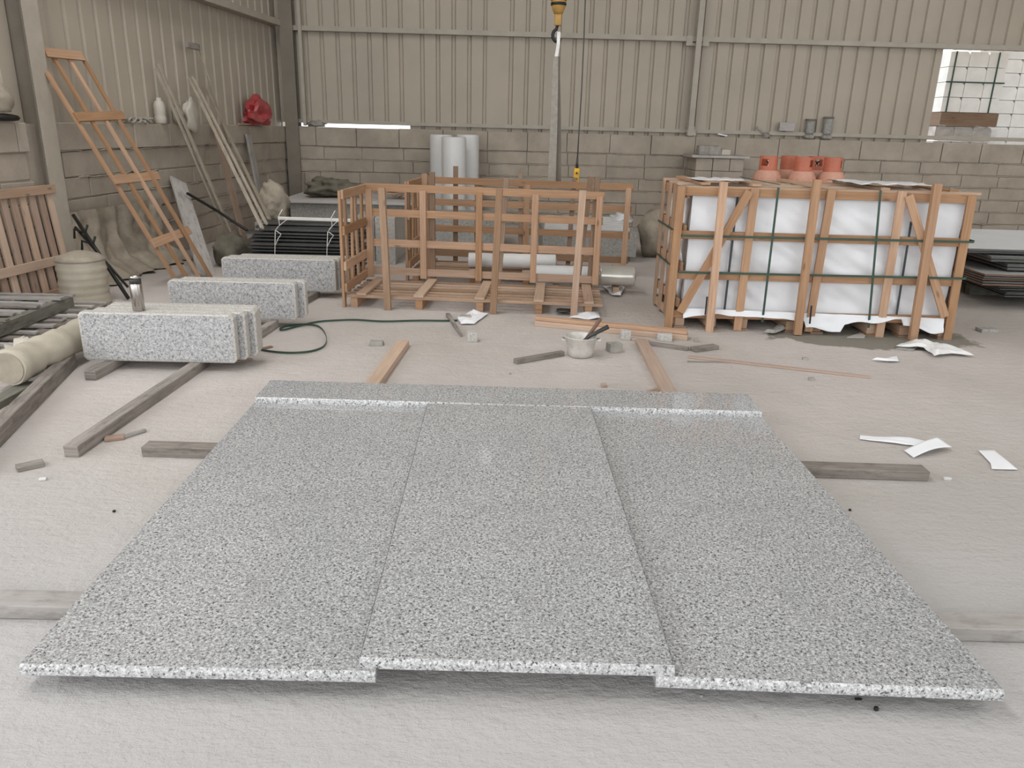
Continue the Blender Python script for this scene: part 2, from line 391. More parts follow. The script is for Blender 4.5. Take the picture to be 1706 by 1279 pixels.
# left wall: block base
fl = lambda u, off, z: lw(u, off, z)
mb = MB(); blocks(mb, fl, 5.68, 7, [0.192]*5+[0.24, 0.25], -0.2, 0.68, 8); left = struct(mb.build('wall_left', 'block', bevel=0.006))
mb = MB()
mb.hexa([lw(-.2, -.19, 0), lw(-.2, -.02, 0), lw(-.2, -.02, ZT-.02), lw(-.2, -.19, ZT-.02), lw(8.3, -.19, 0), lw(8.3, -.02, 0), lw(8.3, -.02, ZT-.02), lw(8.3, -.19, ZT-.02)])
mortar(mb, fl, 5.6, [.192, .384, .576, .768, .96, 1.2], 5)
fl2 = lambda u, off, z: lw(5.88+u, off, z)
mb.build('mortar_joints', 'block', left)
mb = MB(); blocks(mb, fl2, 2.42, 7, [0.192]*4+[0.2, 0.23, 0.252], -0.2, 0.68, 21); mb.build('near_blocks', 'block', left, bevel=0.006)

# ribbed cladding: pans with narrow ribs pressed outward, a true folded sheet
def clad(fn, u0, u1, z0, z1, pitch=0.243, ph=0.0):
    mb = MB(); pr = [(u0, 0)] if ph else []; u = u0+ph
    while u < u1:
        for du, d in ((0, 0), (0.150, 0), (0.165, -0.035), (0.205, -0.035), (0.220, 0)):
            if u+du <= u1: pr.append((u+du, d))
        u += pitch
    pr.append((u1, 0)); prev = None
    for (uu, d) in pr:
        a, b_ = mb.bm.verts.new(fn(uu, d, z0)), mb.bm.verts.new(fn(uu, d, z1))
        if prev: mb.bm.faces.new((prev[0], a, b_, prev[1]))
        prev = (a, b_)
    return mb
HZ0, HZ1 = 4.36, 4.51     # unseen hole added high in the back sheet for a bright reflection
XO = 10.23                               # the opening starts this far along the back wall
cb = lambda u, off, z: Vector((-3.45+u, YB+0.10-off, z))
clad(cb, -.3, 1.95, 1.50, 6.5).build('cladding', 'metal_sheet', back, solid=0.004)
clad(cb, 3.155, 3.327, 1.36, HZ0, ph=.02).build('cladding', 'metal_sheet', back, solid=0.004)
clad(cb, 3.155, 3.327, HZ1, 6.5, ph=.02).build('cladding', 'metal_sheet', back, solid=0.004)
clad(cb, 1.95, 3.155, 1.36, 6.5, ph=.02).build('cladding', 'metal_sheet', back, solid=0.004)
clad(cb, 3.327, XO, 1.36, 6.5, ph=.02).build('cladding', 'metal_sheet', back, solid=0.004)
clad(cb, XO, 16.5, 2.82, 6.5).build('cladding', 'metal_sheet', back, solid=0.004)
cl = lambda u, off, z: lw(u, off-0.10, z)
clad(cl, -.3, 8.3, 1.36, 6.5).build('cladding', 'metal_sheet', left, solid=0.004)

# girts and columns
def cgirt(mb, a, b_, n, h=0.07, d=0.10):
    """a C channel between two points, n = outward (room) normal"""
    a, b_, n = Vector(a), Vector(b_), Vector(n)
    mb.bar(a+n*d/2, b_+n*d/2, d, 0.006, n)
    mb.bar(a+n*d/2+Vector((0, 0, -h)), b_+n*d/2+Vector((0, 0, -h)), d, 0.006, n)
    mb.bar(a+n*d-Vector((0, 0, h/2)), b_+n*d-Vector((0, 0, h/2)), 0.006, h, n)
NB = Vector((0, -1, 0))
mb = MB(); cgirt(mb, (-3.3, YB+.095, 2.89), (13, YB+.095, 2.89), NB, 0.065); struct(mb.build('trim_2', 'steel'), 'horizontal steel girt across the back wall')
mb = MB(); cgirt(mb, (-3.3, YB+.095, 1.545), (13, YB+.095, 1.545), NB, 0.05, 0.06); struct(mb.build('trim_3', 'steel'), 'horizontal steel girt just above the block base')
mb = MB(); cgirt(mb, (-3.3, YB+.095, 4.30), (13, YB+.095, 4.30), NB, 0.065); struct(mb.build('trim_4', 'steel'))
mb = MB(); cgirt(mb, lw(0.1, -.095, 2.95), lw(8.3, -.095, 2.95), LN, 0.08, .16); struct(mb.build('trim_5', 'steel'), 'horizontal steel girt along the left wall')
def hcol(name, c, ax, n, fw, depth, mat, z1=6.5, tf=0.012):
    """H column: c = centre of room-side flange, ax = along wall, n = toward room"""
    c, ax, n = Vector(c), Vector(ax), Vector(n); mb = MB(); up = Vector((0, 0, z1))
    mb.bar(c, c+up, fw, tf, ax); mb.bar(c-n*depth, c-n*depth+up, fw, tf, ax)
    mb.bar(c-n*depth/2, c-n*depth/2+up, depth, 0.009, n)
    return struct(mb.build(name, mat))
c0 = Vector((-3.98, 7.1, 0)); hcol('trim_6', c0, LD, LN, 0.20, 0.34, 'steel_dark')
mb = MB(); mb.bar(c0+LN*0.012, c0+LN*0.012+Vector((0, 0, 6.5)), 0.2, 0.006, LD); struct(mb.build('trim_7', 'steel'), 'dusty flange of the left steel column')
hcol('trim_8', (-3.32, YB-0.10, 0), (1, 0, 0), NB, 0.20, 0.2, 'steel_dark')
mb = MB(); mb.bar((-3.13, YB-0.02, 1.45), (-3.13, YB-0.02, 6.5), 0.05, 0.05); struct(mb.build('trim_9', 'steel'))
hcol('trim_10', (2.93, YB-0.08, ZT), (1, 0, 0), NB, 0.085, 0.15, 'steel', 6.5-ZT)
mb = MB(); mb.box(2.75, 3.08, YB-.005, YB+.005, 2.76, 2.80); mb.box(2.75, 2.85, YB-.02, YB, 2.76, 2.9); mb.box(3.0, 3.1, YB-.02, YB, 2.76, 2.9)
struct(mb.build('trim_11', 'steel'))
hcol('trim_13', lw(8.5, .1), LD, LN, .2, .3, 'steel_dark')
hcol('trim_12', (9.2, YB-0.08, 0), (1, 0, 0), NB, 0.2, 0.2, 'steel', 6.5)

mb = MB(); mb.box(12.9, 13.0, -8, -2, 0, 6.5); mb.box(12.9, 13.0, 4, YB+.3, 0, 6.5); mb.box(12.9, 13.0, -2, 4, 3.8, 6.5); struct(mb.build('wall_right_added', 'metal_sheet'))  # unseen right wall, added to keep side daylight off the left wall
# roof with open light strips, and portal rafters
mb = MB(); xs = [-9]
for a, b_, c_, d_ in SKY: xs += [a, b_]
xs.append(13)
for i in range(0, len(xs), 2): mb.box(xs[i], xs[i+1], -8, YB+.3, 6.5, 6.56)
for a, b_, c_, d_ in SKY: mb.box(a, b_, -8, c_, 6.5, 6.56); mb.box(a, b_, d_, YB+.3, 6.5, 6.56)
struct(mb.build('ceiling', 'roofm'))

# ------------------------------------------------------------------ the polished granite slabs on the floor
def slab(name, poly, z0, z1, label, arris_glint=False):
    """polished top, sawn sides; poly (front-left, front-right, back-right, back-left)"""
    t = thing(name, (sum(p[0] for p in poly)/4, sum(p[1] for p in poly)/4, z0), label, 'granite slab', 'polished granite slabs laid out on the floor')
    P4 = [Vector((p[0], p[1], 0)) for p in poly]; ins = 0.010
    fd = (P4[3]-P4[0]).normalized(); mb = MB()
    sl = (P4[1]-P4[0]).normalized()*(.004 if arris_glint else 0); a, b_ = P4[0]+fd*ins+sl, P4[1]+fd*ins-sl
    v = [mb.bm.verts.new((q.x, q.y, z1)) for q in (a, b_, P4[2]-sl, P4[3]+sl)]; mb.bm.faces.new(v)
    mb.build('polished_face', 'gr_pol', t)
    mb = MB(); prof = [(0, z0), (0, z0+(z1-z0)*0.45), (0.002, z1-0.007), (0.005, z1-0.003), (ins, z1)]
    prev = None
    for d, z in prof:
        row = [mb.bm.verts.new(Vector((q.x, q.y, z))+fd*d) for q in (P4[0], P4[1])]
        if prev:
            f = mb.bm.faces.new((prev[0], prev[1], row[1], row[0])); f.smooth = True
        prev = row
    lo = [mb.bm.verts.new((q.x, q.y, z0)) for q in P4]; mb.bm.faces.new(lo[::-1])
    hi = [mb.bm.verts.new((q.x, q.y, z1)) for q in (P4[2], P4[3])]
    mb.bm.faces.new((lo[2], lo[3], hi[1], hi[0]))
    for k, (l0, h0) in enumerate(((0, P4[3]), (1, P4[2]))):
        pts = [mb.bm.verts.new(Vector((P4[l0].x, P4[l0].y, z))+fd*d) for d, z in prof]
        e = [mb.bm.verts.new((h0.x, h0.y, z1)), mb.bm.verts.new((h0.x, h0.y, z0))]
        mb.bm.faces.new(pts+e)
    if arris_glint:  # chamfers in pale edge stone, standing for the bright glint along both sides
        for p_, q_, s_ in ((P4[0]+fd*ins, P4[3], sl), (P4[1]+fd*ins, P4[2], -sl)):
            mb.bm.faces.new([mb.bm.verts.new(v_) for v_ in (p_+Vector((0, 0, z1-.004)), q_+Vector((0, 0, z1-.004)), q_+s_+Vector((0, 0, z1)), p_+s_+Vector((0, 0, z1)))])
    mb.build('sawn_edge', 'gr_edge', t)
    return t
ZA, ZB, ZC = 0.05, 0.08, 0.11
slab('granite_slab', [(-1.292, 1.755), (-0.322, 1.745), (-0.322, 4.05), (-1.30, 4.06)], ZA, ZB,
     'left polished grey granite slab, its right edge tucked under the raised middle slab')
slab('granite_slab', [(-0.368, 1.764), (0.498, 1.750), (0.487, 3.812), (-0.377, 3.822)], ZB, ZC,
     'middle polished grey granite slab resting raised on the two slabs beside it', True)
slab('granite_slab', [(0.447, 1.742), (1.392, 1.707), (1.392, 4.03), (0.452, 4.05)], ZA, ZB,
     'right polished grey granite slab with a dark shadow along its left edge')
slab('granite_coping', [(-1.295, 3.862), (1.392, 3.797), (1.400, 4.088), (-1.296, 4.16)], ZB, ZC,
     'long narrow polished granite strip lying across the far ends of the slabs')

# ------------------------------------------------------------------ timbers
def timber(name, p0, p1, wd, th, mat, label, cat='timber', group=None, side=None, bevel=0.004, lift=None, w1=None):
    p0, p1 = Vector(p0), Vector(p1)
    if lift is not None: p0.z += lift; p1.z += lift
    o = MB().bar(p0, p1, wd, th, side, w1).build(name, mat, bevel=bevel); return tag(o, label, cat, group)
def flo(name, a, b_, wd, th, mat, label, cat='wood offcut', group=None, z=0.0, **k):
    """a stick lying on the floor, ends given as floor points"""
    return timber(name, at(*a, z+th/2), at(*b_, z+th/2), wd, th, mat, label, cat, group, **k)
timber('bearer_timber', (-2.6, 2.13, 0.025), (2.7, 2.06, 0.025), 0.09, 0.048, 'old_pale', 'long dusty bearer beam under the near ends of the granite slabs', 'timber')
timber('bearer_timber', (-1.66, 3.36, 0.025), (1.99, 3.25, 0.025), 0.085, 0.048, 'old', 'grey round-ended bearer beam under the far part of the granite slabs', 'timber')
flo('long_timber', (118, 752), (345, 598), 0.07, 0.058, 'old', 'long weathered timber running from the nearest kerb stack into the open floor', 'timber')
flo('short_timber', (150, 626), (215, 592), 0.07, 0.058, 'old', 'short weathered bearer under the left end of the nearest kerb stack', 'timber')
flo('bearer_timber', (425, 560), (458, 538), 0.06, 0.058, 'old', 'grey bearer poking out from under the middle kerb stack', 'timber')
flo('bearer_timber', (300, 548), (322, 536), 0.06, 0.058, 'old', 'grey bearer set under the left end of the middle kerb stack', 'timber')
flo('bearer_timber', (505, 502), (528, 489), 0.06, 0.058, 'old', 'grey bearer poking out from under the far kerb stack', 'timber')
flo('bearer_timber', (395, 500), (418, 487), 0.06, 0.058, 'old', 'grey bearer set under the left end of the far kerb stack', 'timber')

# ------------------------------------------------------------------ kerb stacks: kerbs on edge
def kerb(x0, x1, y, th, z0, h, label, grp, ang=0.0, cham=0.018):
    """a kerb standing on its long edge: chamfered corners, flamed face, sawn rims"""
    R = rotz(ang); o = Vector((x0, y, z0)); l = x1-x0
    t = thing('granite_kerb', o+R@Vector((l/2, th/2, 0)), label, 'granite kerb', grp)
    out = [(cham, 0), (l-cham, 0), (l, cham*1.3), (l, h-cham), (l-cham, h), (cham, h), (0, h-cham), (0, cham*1.3)]
    inn = [(0.012+(x-0.0)*(l-0.024)/l, 0.012+z*(h-0.020)/h) for x, z in out]
    mb = MB(); A = [mb.bm.verts.new(o+R@Vector((x, 0.006, z))) for x, z in out]; B = [mb.bm.verts.new(o+R@Vector((x, th, z))) for x, z in out]
    I = [mb.bm.verts.new(o+R@Vector((x, 0, z))) for x, z in inn]
    n = len(out)
    for i in range(n):
        j = (i+1) % n; mb.bm.faces.new((A[i], A[j], B[j], B[i])); mb.bm.faces.new((I[i], I[j], A[j], A[i]))
    mb.bm.faces.new(B); mb.build('body', 'gr_saw', t)
    mb = MB(); mb.bm.faces.new([mb.bm.verts.new(o+R@Vector((x, 0, z))) for x, z in inn]); mb.build('textured_face', 'gr_flame', t)
st = [('nearest stack, under the steel flask', -2.590, -1.642, 4.622, 0.06, [0, .045, .085, .075], 0.078, 'kerbs in the nearest stack'),
      ('middle stack of three', -2.515, -1.560, 5.76, 0.06, [0, .055], 0.085, 'kerbs in the middle stack'),
      ('far stack, in front of the black bundle', -2.485, -1.480, 6.83, 0.06, [0, .02, .10], 0.085, 'kerbs in the far stack')]
words = ['front kerb', 'second kerb from the front', 'third kerb from the front', 'rearmost kerb']
for nm, x0, x1, y, z0, offs, pit_, grp in st:
    for i, dx in enumerate(offs):
        wd_ = words[i] if i < len(offs)-1 else 'rearmost kerb'
        kerb(x0+dx, x1+dx, y+i*pit_, pit_*0.82, z0, 0.307 if 'near' in nm else 0.29, 'grey granite slab on edge, %s of the %s' % (wd_, nm), grp)

# steel flask on the nearest stack
fz = 0.367; fp = at(228, 519, fz); fp.y += 0.03
t = thing('vacuum_flask', fp, 'stainless steel vacuum flask with black collar standing on granite kerbs', 'flask')
MB().lathe([(0.033, 0), (0.036, 0.004), (0.036, 0.165), (0.034, 0.172)], fp).build('bottle_body', 'inox', t)
MB().lathe([(0.0345, 0.172), (0.0345, 0.196), (0.033, 0.199)], fp).build('collar', 'black', t)
MB().lathe([(0.031, 0.199), (0.031, 0.214), (0.027, 0.22), (0.008, 0.222)], fp).build('cap', 'inox', t)

# ------------------------------------------------------------------ empty crates
def crate(o, ang, ln, dp, h, label, posts_f, posts_r, upr):
    R = rotz(ang); O = Vector(o); W = lambda x, y, z: O+R@Vector((x, y, z))
    t = thing('wooden_crate', O, label, 'crate', 'empty open crates'); X = R@Vector((1, 0, 0)); Y = R@Vector((0, 1, 0))
    rr = random.Random(int(ln*1000)+int(O.y*10))
    B = lambda a, b_, wd, th, sd, nm, mt='pine': MB().bar(W(*a), W(*b_), wd, th, sd).build(nm, mt, t, bevel=0.002)
    # base: cross bearers, deck slats, short blocks
    for k in range(7):
        y = 0.035+k*(dp-0.07)/6; B((0, y, 0.098), (ln, y, 0.098), 0.046 if k else 0.05, 0.013 if k else 0.024, Y, 'deck_slat', 'pine_pale' if k % 3 else 'pine2')
    for k, x in enumerate([0.13, 0.62, 1.14, 1.64, 2.06]):
        x = x*ln/2.18
        B((x, 0.0, 0.119), (x, dp, 0.119), 0.085, 0.02, X, 'deck_crosspiece', 'pine_pale')
        B((x if k else 0.06, 0.02, 0.043), (x if k else 0.06, dp, 0.043), 0.06, 0.086, X, 'skid', 'pine')
    # left end panel
    for z in (h-0.04, h*0.66, h*0.36, 0.17): B((0.0, 0, z), (0.0, dp, z-0.005), 0.022, 0.075, X, 'end_rail', 'pine')
    for k, (y, ty) in enumerate([(0.03, 0.03), (0.20, 0.16), (0.33, 0.42), (0.55, 0.50), (dp-.04, dp-.04)]):
        B((-.025, y, 0.0 if k in (0,) else 0.1), (-.025, ty, h-0.01), 0.05 if k else 0.06, 0.022, Y, 'end_post', 'pine2' if k % 2 else 'pine')
    # rear panel
    for k, z in enumerate((h-0.035, h*0.735, h*0.455, 0.185)):
        B((0, dp, z+0.005), (ln, dp, z-0.012), 0.022, 0.068, Y, 'rear_rail', 'pine' if k != 3 else 'pine2')
    for x in upr: B((x, dp-.024, 0.13), (x, dp-.024, h-0.05), 0.058, 0.02, X, 'rear_upright', 'pine')
    for x0, x1, zt in posts_r: B((x0, dp+.03, 0.0), (x1, dp+.03, zt), 0.05, 0.035, X, 'rear_post', 'pine_dark')
    for x0, x1, zt in posts_f: B((x0, -.03, 0.0), (x1, -.03, zt), 0.055, 0.045, X, 'front_post', 'pine2')
    return t
crate((-1.325, 6.50, 0), -math.radians(4.0), 2.19, 0.77, 0.985, 'near empty pine crate with open front and slatted base',
      [(0.365, 0.34, 1.01), (1.265, 1.30, 1.03), (1.945, 1.97, 1.04)], [(0.62, 0.62, 1.10), (1.24, 1.30, 1.07), (1.98, 2.06, 1.10), (2.10, 2.12, 1.10)], [0.04, 0.54, 1.06, 1.57, 2.15])
crate((-0.93, 7.74, 0), -math.radians(4.0), 2.25, 0.72, 0.985, 'far empty pine crate standing behind the nearer empty crate',
      [(0.20, 0.17, 1.06), (0.70, 0.70, 0.95)], [(0.37, 0.37, 1.10), (0.60, 0.60, .98), (1.09, 1.06, 1.06), (1.60, 1.63, 1.02)], [0.04, 1.14, 2.2])

# ------------------------------------------------------------------ packed crate
FL, FR = Vector((1.425, 6.04, 0)), Vector((3.535, 5.86, 0)); ax = (FR-FL).normalized(); an = Vector((-ax.y, ax.x, 0)); ay = Vector((-.012, 1, 0)).normalized(); LN_ = (FR-FL).length
t = thing('packed_crate', FL, 'full pine crate of white wrapped slabs bound with green straps', 'crate')
def pf(px, py, off=0.0):
    """a point on the front of the packed crate (off = toward the viewer)"""
    return onp(px, py, FL-an*off, an)
HT = 1.115; DP = 0.88
# wrapped load
def face(p0, du, dv, nrm, seed, amp=0.028, nu=60, nv=34):
    def fn(u, v):
        e = min(1, 8*min(u, 1-u, v, 1-v)); a = noise.noise(Vector((u*5+v*4.5, v*1.6-u*1.2, seed)))+0.6*noise.noise(Vector((u*16+v*12, v*4-u*3, seed+4)))
        return p0+du*u+dv*v+nrm*(a*amp*(0.3+e))
    return fn
q0 = FL+ax*0.04+ay*0.05+Vector((0, 0, 0.15)); dx_, dy_, dz_ = ax*(LN_-0.08), ay*(DP-0.1), Vector((0, 0, HT-0.19))
mb = MB(); mb.grid(face(q0, dx_, dz_, -ay, 1), 90, 44); mb.grid(face(q0+dy_, -dy_, dz_, -ax, 5), 30, 30); mb.grid(face(q0+dx_, dy_, dz_, ax, 9), 30, 30)
mb.grid(face(q0+dz_, dx_, dy_, Vector((0, 0, 1)), 3), 40, 20); mb.grid(face(q0+dy_, dx_, dz_, ay, 12), 40, 20); mb.grid(face(q0, dx_, dy_, Vector((0, 0, -1)), 13, 0), 4, 4)
load = mb.build('wrapped_load', 'white_film', t)
def pb(a, b_, wd, th, off, nm, mt='pine', sd=None):
    return MB().bar(pf(*a, off), pf(*b_, off), wd, th, sd if sd is not None else ax).build(nm, mt, t, bevel=0.002)
UPV = Vector((0, 0, 1))
for a, b_, nm in (((1128, 318), (1622, 332), 'front_rail'), ((1118, 390), (1600, 404), 'front_rail'), ((1114, 457), (1590, 470), 'front_rail'), ((1112, 522), (1585, 533), 'front_rail')):
    pb(a, b_, 0.062, 0.022, 0.0, nm, 'pine', UPV)
for a, b_ in (((1136, 310), (1113, 545)), ((1258, 314), (1228, 550)), ((1386, 315), (1346, 552)), ((1504, 318), (1464, 562)), ((1620, 326), (1577, 566))):
    pb(a, b_, 0.062, 0.022, 0.022, 'front_upright')
pb((1249, 318), (1133, 520), 0.062, 0.02, 0.042, 'brace'); pb((1514, 326), (1574, 528), 0.062, 0.02, 0.042, 'brace')
for a, b_ in (((1206, 303), (1181, 553)), ((1362, 299), (1328, 557)), ((1562, 306), (1520, 566))):
    pb(a, b_, 0.058, 0.045, 0.085, 'outer_post')
# left end, rear and top
W = lambda x, y, z: FL+ax*x+ay*y+UPV*z
for z in (HT-.06, 0.78, 0.49, 0.20): MB().bar(W(-0.0, 0.02, z), W(-.0, DP, z), 0.022, 0.07, ax).build('end_rail', 'pine', t, bevel=0.002)
for z in (HT-.06, 0.78, 0.49, 0.20): MB().bar(W(LN_, 0.02, z), W(LN_, DP, z), 0.022, 0.07, ax).build('end_rail', 'pine', t, bevel=0.002)
for y, y1, wd in ((0.13, 0.11, .12), (0.36, 0.38, .13), (0.61, 0.57, .12), (DP-.05, DP-.05, .10)):
    for x in (-.02, LN_+.02): MB().bar(W(x, y, 0.02), W(x, y1, HT-.01), 0.02, wd, ax).build('end_post', 'pine2', t, bevel=0.002)
for z in (HT-.06, 0.78, 0.49, 0.20): MB().bar(W(0, DP, z), W(LN_, DP, z), 0.022, 0.07, ay).build('rear_rail', 'pine2', t, bevel=0.002)
for x in (0.1, 0.6, 1.06, 1.5, 2.0): MB().bar(W(x, DP+.02, 0), W(x, DP+.02, HT), 0.06, 0.022, ax).build('rear_upright', 'pine2', t, bevel=0.002)
for y, s_ in ((0.03, 0), (0.30, 1), (0.58, 0), (DP-.05, 1)):
    MB().bar(W(-0.03, y, HT-.012+.01*s_), W(LN_+.03, y, HT+.004-.006*s_), 0.075, 0.02, ay).build('top_board', 'pine_pale', t, bevel=0.002)
for x in (0.12, 0.5, 0.98, 1.45, 1.95): MB().bar(W(x, 0, HT+.018), W(x, DP, HT+.018), 0.07, 0.018, ax).build('top_crosspiece', 'pine', t, bevel=0.002)
for x in (0.02, 0.27, 0.52, 0.90, 1.10, 1.53, 1.78, 2.08):
    MB().bar(W(x, 0.0, 0.055), W(x, DP, 0.055), 0.075, 0.075, ax).build('skid', 'pine2', t, bevel=0.003)
    MB().bar(W(x, -0.02, 0.009), W(x, 0.10, 0.009), 0.10, 0.018, ax).build('foot_pad', 'pine_dark', t)
for y in (0.15, 0.45, 0.75): MB().bar(W(0, y, 0.115), W(LN_, y, 0.115), 0.1, 0.022, ay).build('base_board', 'pine2', t, bevel=0.002)
# torn wrap hanging below the front
def skirt(u, v):
    d = 0.05+0.055*noise.noise(Vector((u*4.2, 1.3, 2)))+0.035*noise.noise(Vector((u*13, .3, 8)))+(0.05 if 0.47 < u < 0.62 else 0)+(.05 if u > .84 else 0)
    return W(0.03+u*(LN_-.1), -0.028-0.03*v-0.012*noise.noise(Vector((u*20, v*3, 0))), 0.17-max(0.012, d)*v*1.15)
MB().grid(skirt, 90, 5).build('torn_wrap', 'white_film', load)
# straps
def strap(pts, nm='strap', mt='strap', wd=0.017, nrm=None):
    mb = MB()
    for a, b_ in zip(pts, pts[1:]):
        d = (Vector(b_)-Vector(a)).normalized(); mb.bar(Vector(a)-d*.004, Vector(b_)+d*.004, wd, 0.003, (nrm or -ay).cross(d))
    return mb.build(nm, mt, t)
for ya, yb, zo in ((392, 403, 0.0), (453, 464, 0.0)):
    a, b_ = pf(1118, ya, 0.065), pf(1613 if ya < 400 else 1604, yb, 0.065)
    za, zb = a.z, b_.z; strap([W(-.035, DP, za+.01), W(-.035, -.03, za)], nrm=-ax)
    # passes in front of the uprights but behind the tall outer posts
    strap([W(-.035, -.062, za), W(LN_+.005, -.062, zb)]); strap([W(LN_+.036, -.02, zb), W(LN_+.036, DP, zb)], nrm=ax)
for a, b_ in (((1297, 313), (1270, 536)), ((1467, 318), (1447, 545))):
    strap([pf(*a, 0.045), pf(*b_, 0.045)]); p = pf(*a, 0.045); x = (p-FL).dot(ax); strap([W(x, -.045, HT+.03), W(x, DP+.04, HT+.03)], nrm=UPV)
for a, b_ in (((1229, 326), (1207, 515)), ((1518, 370), (1493, 528))): strap([pf(*a, -0.012), pf(*b_, -0.012)], mt='strap_dark')
for p in ((1352, 525), (1525, 535), (1178, 510)): MB().bar(pf(p[0], p[1]-16, .09), pf(p[0]-3, p[1]+14, .09), 0.012, 0.008, ax).build('wedge', 'blackmetal', t)
# clutter on top
mb = MB(); mb.grid(lambda u, v: W(0.05+u*.42, .05+v*.3, HT+.045+.012*noise.noise(Vector((u*6, v*5, 1)))), 14, 8); tag(mb.build('loose_wrap', 'white_film', solid=.002), 'loose white wrap lying on the left top of the packed crate', 'wrap')
mb = MB(); mb.grid(lambda u, v: W(1.28+u*.6, .10+v*.45, HT+.048+.014*noise.noise(Vector((u*7, v*5, 9)))), 16, 8); tag(mb.build('loose_wrap', 'white_film', solid=.002), 'loose white wrap lying on the right top of the packed crate', 'wrap')

# ------------------------------------------------------------------ gas cylinders
def gas(px, Y, label, a):
    base = aty(px, 300, Y); base.z = 0
    g = thing('gas_cylinder', base, label, 'gas cylinder', 'gas cylinders behind the packed crate')
    r = 0.155; MB().lathe([(0.12, 0), (0.14, 0.03), (r, 0.06), (r, 1.00), (r*.97, 1.05), (r*.8, 1.105), (r*.45, 1.13), (0.04, 1.135)], base, 26).build('bottle', 'orange_dust', g)
    rc = 0.098; z0, z1 = 1.115, 1.27; mb = MB(); n = 28
    ang = lambda k: a+6.28318*k/n
    for k in range(n):
        win = (k % 14) in (4, 5, 6, 7)
        zz = [(z0, z0+.05), (z1-.03, z1)] if win else [(z0, z1)]
        for (s0, s1) in zz:
            v = [mb.bm.verts.new(base+Vector((math.cos(ang(q))*rc, math.sin(ang(q))*rc, s))) for q, s in ((k, s0), (k+1, s0), (k+1, s1), (k, s1))]
            mb.bm.faces.new(v)
    bmesh.ops.remove_doubles(mb.bm, verts=mb.bm.verts, dist=1e-4)
    mb.build('guard_collar', 'orange', g, solid=.005)
    MB().lathe([(0.02, 1.13), (0.022, 1.16), (0.015, 1.17), (0.015, 1.20), (0.03, 1.205), (0.03, 1.23)], base, 12).build('valve', 'inox', g)
gas(1277, 9.05, 'leftmost orange gas cylinder behind the packed crate', 2.6)
gas(1311, 9.40, 'orange gas cylinder second from the left behind the packed crate', 1.0)
gas(1335, 9.02, 'middle orange gas cylinder behind the packed crate', 4.2)
gas(1357, 9.40, 'orange gas cylinder second from the right behind the packed crate', 3.2)
gas(1384, 9.05, 'rightmost orange gas cylinder behind the packed crate', 4.4)

# ------------------------------------------------------------------ slab pile on the right
def flat(name, x0, x1, y0, y1, z0, z1, mat, label, cat='stone slab', grp=None, ang=0.0, top=None, tl='pale face'):
    R = rotz(ang); o = Vector((x0, y0, 0))
    p = [o+R@Vector(q) for q in ((0, 0, 0), (x1-x0, 0, 0), (x1-x0, y1-y0, 0), (0, y1-y0, 0))]
    mb = MB().prism([(q.x, q.y) for q in p], z0, z1)
    ob = mb.build(name, mat, bevel=0.002); tag(ob, label, cat, grp)
    if top:
        mb = MB(); c = sum(p, Vector())/4
        v = [mb.bm.verts.new((c.x+(q.x-c.x)*.998, c.y+(q.y-c.y)*.998, z1+.001)) for q in p]; mb.bm.faces.new(v)
        k = mb.build('face', top, ob); k['label'] = tl
    return ob
G = 'dark slabs stacked flat on the right'
zz = 0.10
lv = [(1676, 486, .10, 3, 0.018, 'lowest', 'lowest group'), (1668, 474, .165, 3, .018, 'l', 'second group'), (1640, 456, .22, 5, .022, 'm', 'brown-edged third group'),
      (1678, 440, .335, 2, .03, 'u', 'fourth group'), (1654, 427, .40, 2, .028, 'u', 'fifth group'), (1610, 413, .47, 2, .025, 't', 'top group')]
z = 0.10
for gi, (px, py, _, n, th, _, nm) in enumerate(lv):
    ztop = z+n*th; p = at(px, py, ztop)
    for k in range(n):
        p2 = Vector((p.x+random.uniform(0, .03), p.y+random.uniform(0, .03)+(0.0 if k == n-1 else .02), 0))
        w_ = ['bottom slab', 'second slab', 'third slab', 'fourth slab'][k] if k < n-1 else 'uppermost slab'
        flat('stone_slab', p2.x, p2.x+2.1, p2.y, p2.y+(1.3 if gi < 5 else 1.7), z+k*th, z+(k+1)*th-.006, 'slab_dark' if gi != 2 or k % 2 else 'brown',
             '%s stone slab in the %s of the flat pile at the right edge' % (w_, nm), 'stone slab', G, -0.04, ('slab_top' if gi == 5 else 'slab_mid') if k == n-1 else None)
    z = ztop+.012
timber('pile_bearer', (4.78, 7.75, .05), (6.9, 7.68, .05), .09, .1, 'green_wood', 'dark bearer timber under the front of the flat slab pile', 'timber')
timber('pile_bearer', (4.9, 8.5, .05), (7.0, 8.4, .05), .09, .1, 'green_wood', 'dark bearer timber under the back of the flat slab pile', 'timber')

# ------------------------------------------------------------------ things behind the crates
for nm, px, Y, r, lab in (('standing_roll', 735, 12.35, .17, 'left white foam roll standing against the block wall'), ('standing_roll', 779, 12.35, .17, 'right white foam roll standing against the block wall'),
                          ('standing_roll', 756, 11.9, .18, 'front white foam roll standing between the other two')):
    b0 = aty(px, 300, Y); b0.z = 0; h_ = aty(px, 224, Y).z
    if 'front' in lab: h_ = aty(px, 228, Y).z
    t2 = thing(nm, b0, lab, 'foam roll', 'white foam rolls standing by the back wall')
    MB().lathe([(r*.97, 0), (r, .02), (r, h_*.55), (r*1.01, h_-.02), (r*.97, h_), (r*.3, h_-.004), (r*.28, h_-.05)], b0, 32, 0.03).build('sheet_roll', 'roll_white', t2)
flat('granite_block', -0.95, 0.02, 9.7, 10.9, .07, .40, 'gr_dark', 'grey granite block seen through the middle of the empty crates', 'granite block')
timber('bearer_timber', (-.9, 10.0, .035), (0, 10.0, .035), .1, .07, 'old', 'bearer under the grey block behind the empty crates')
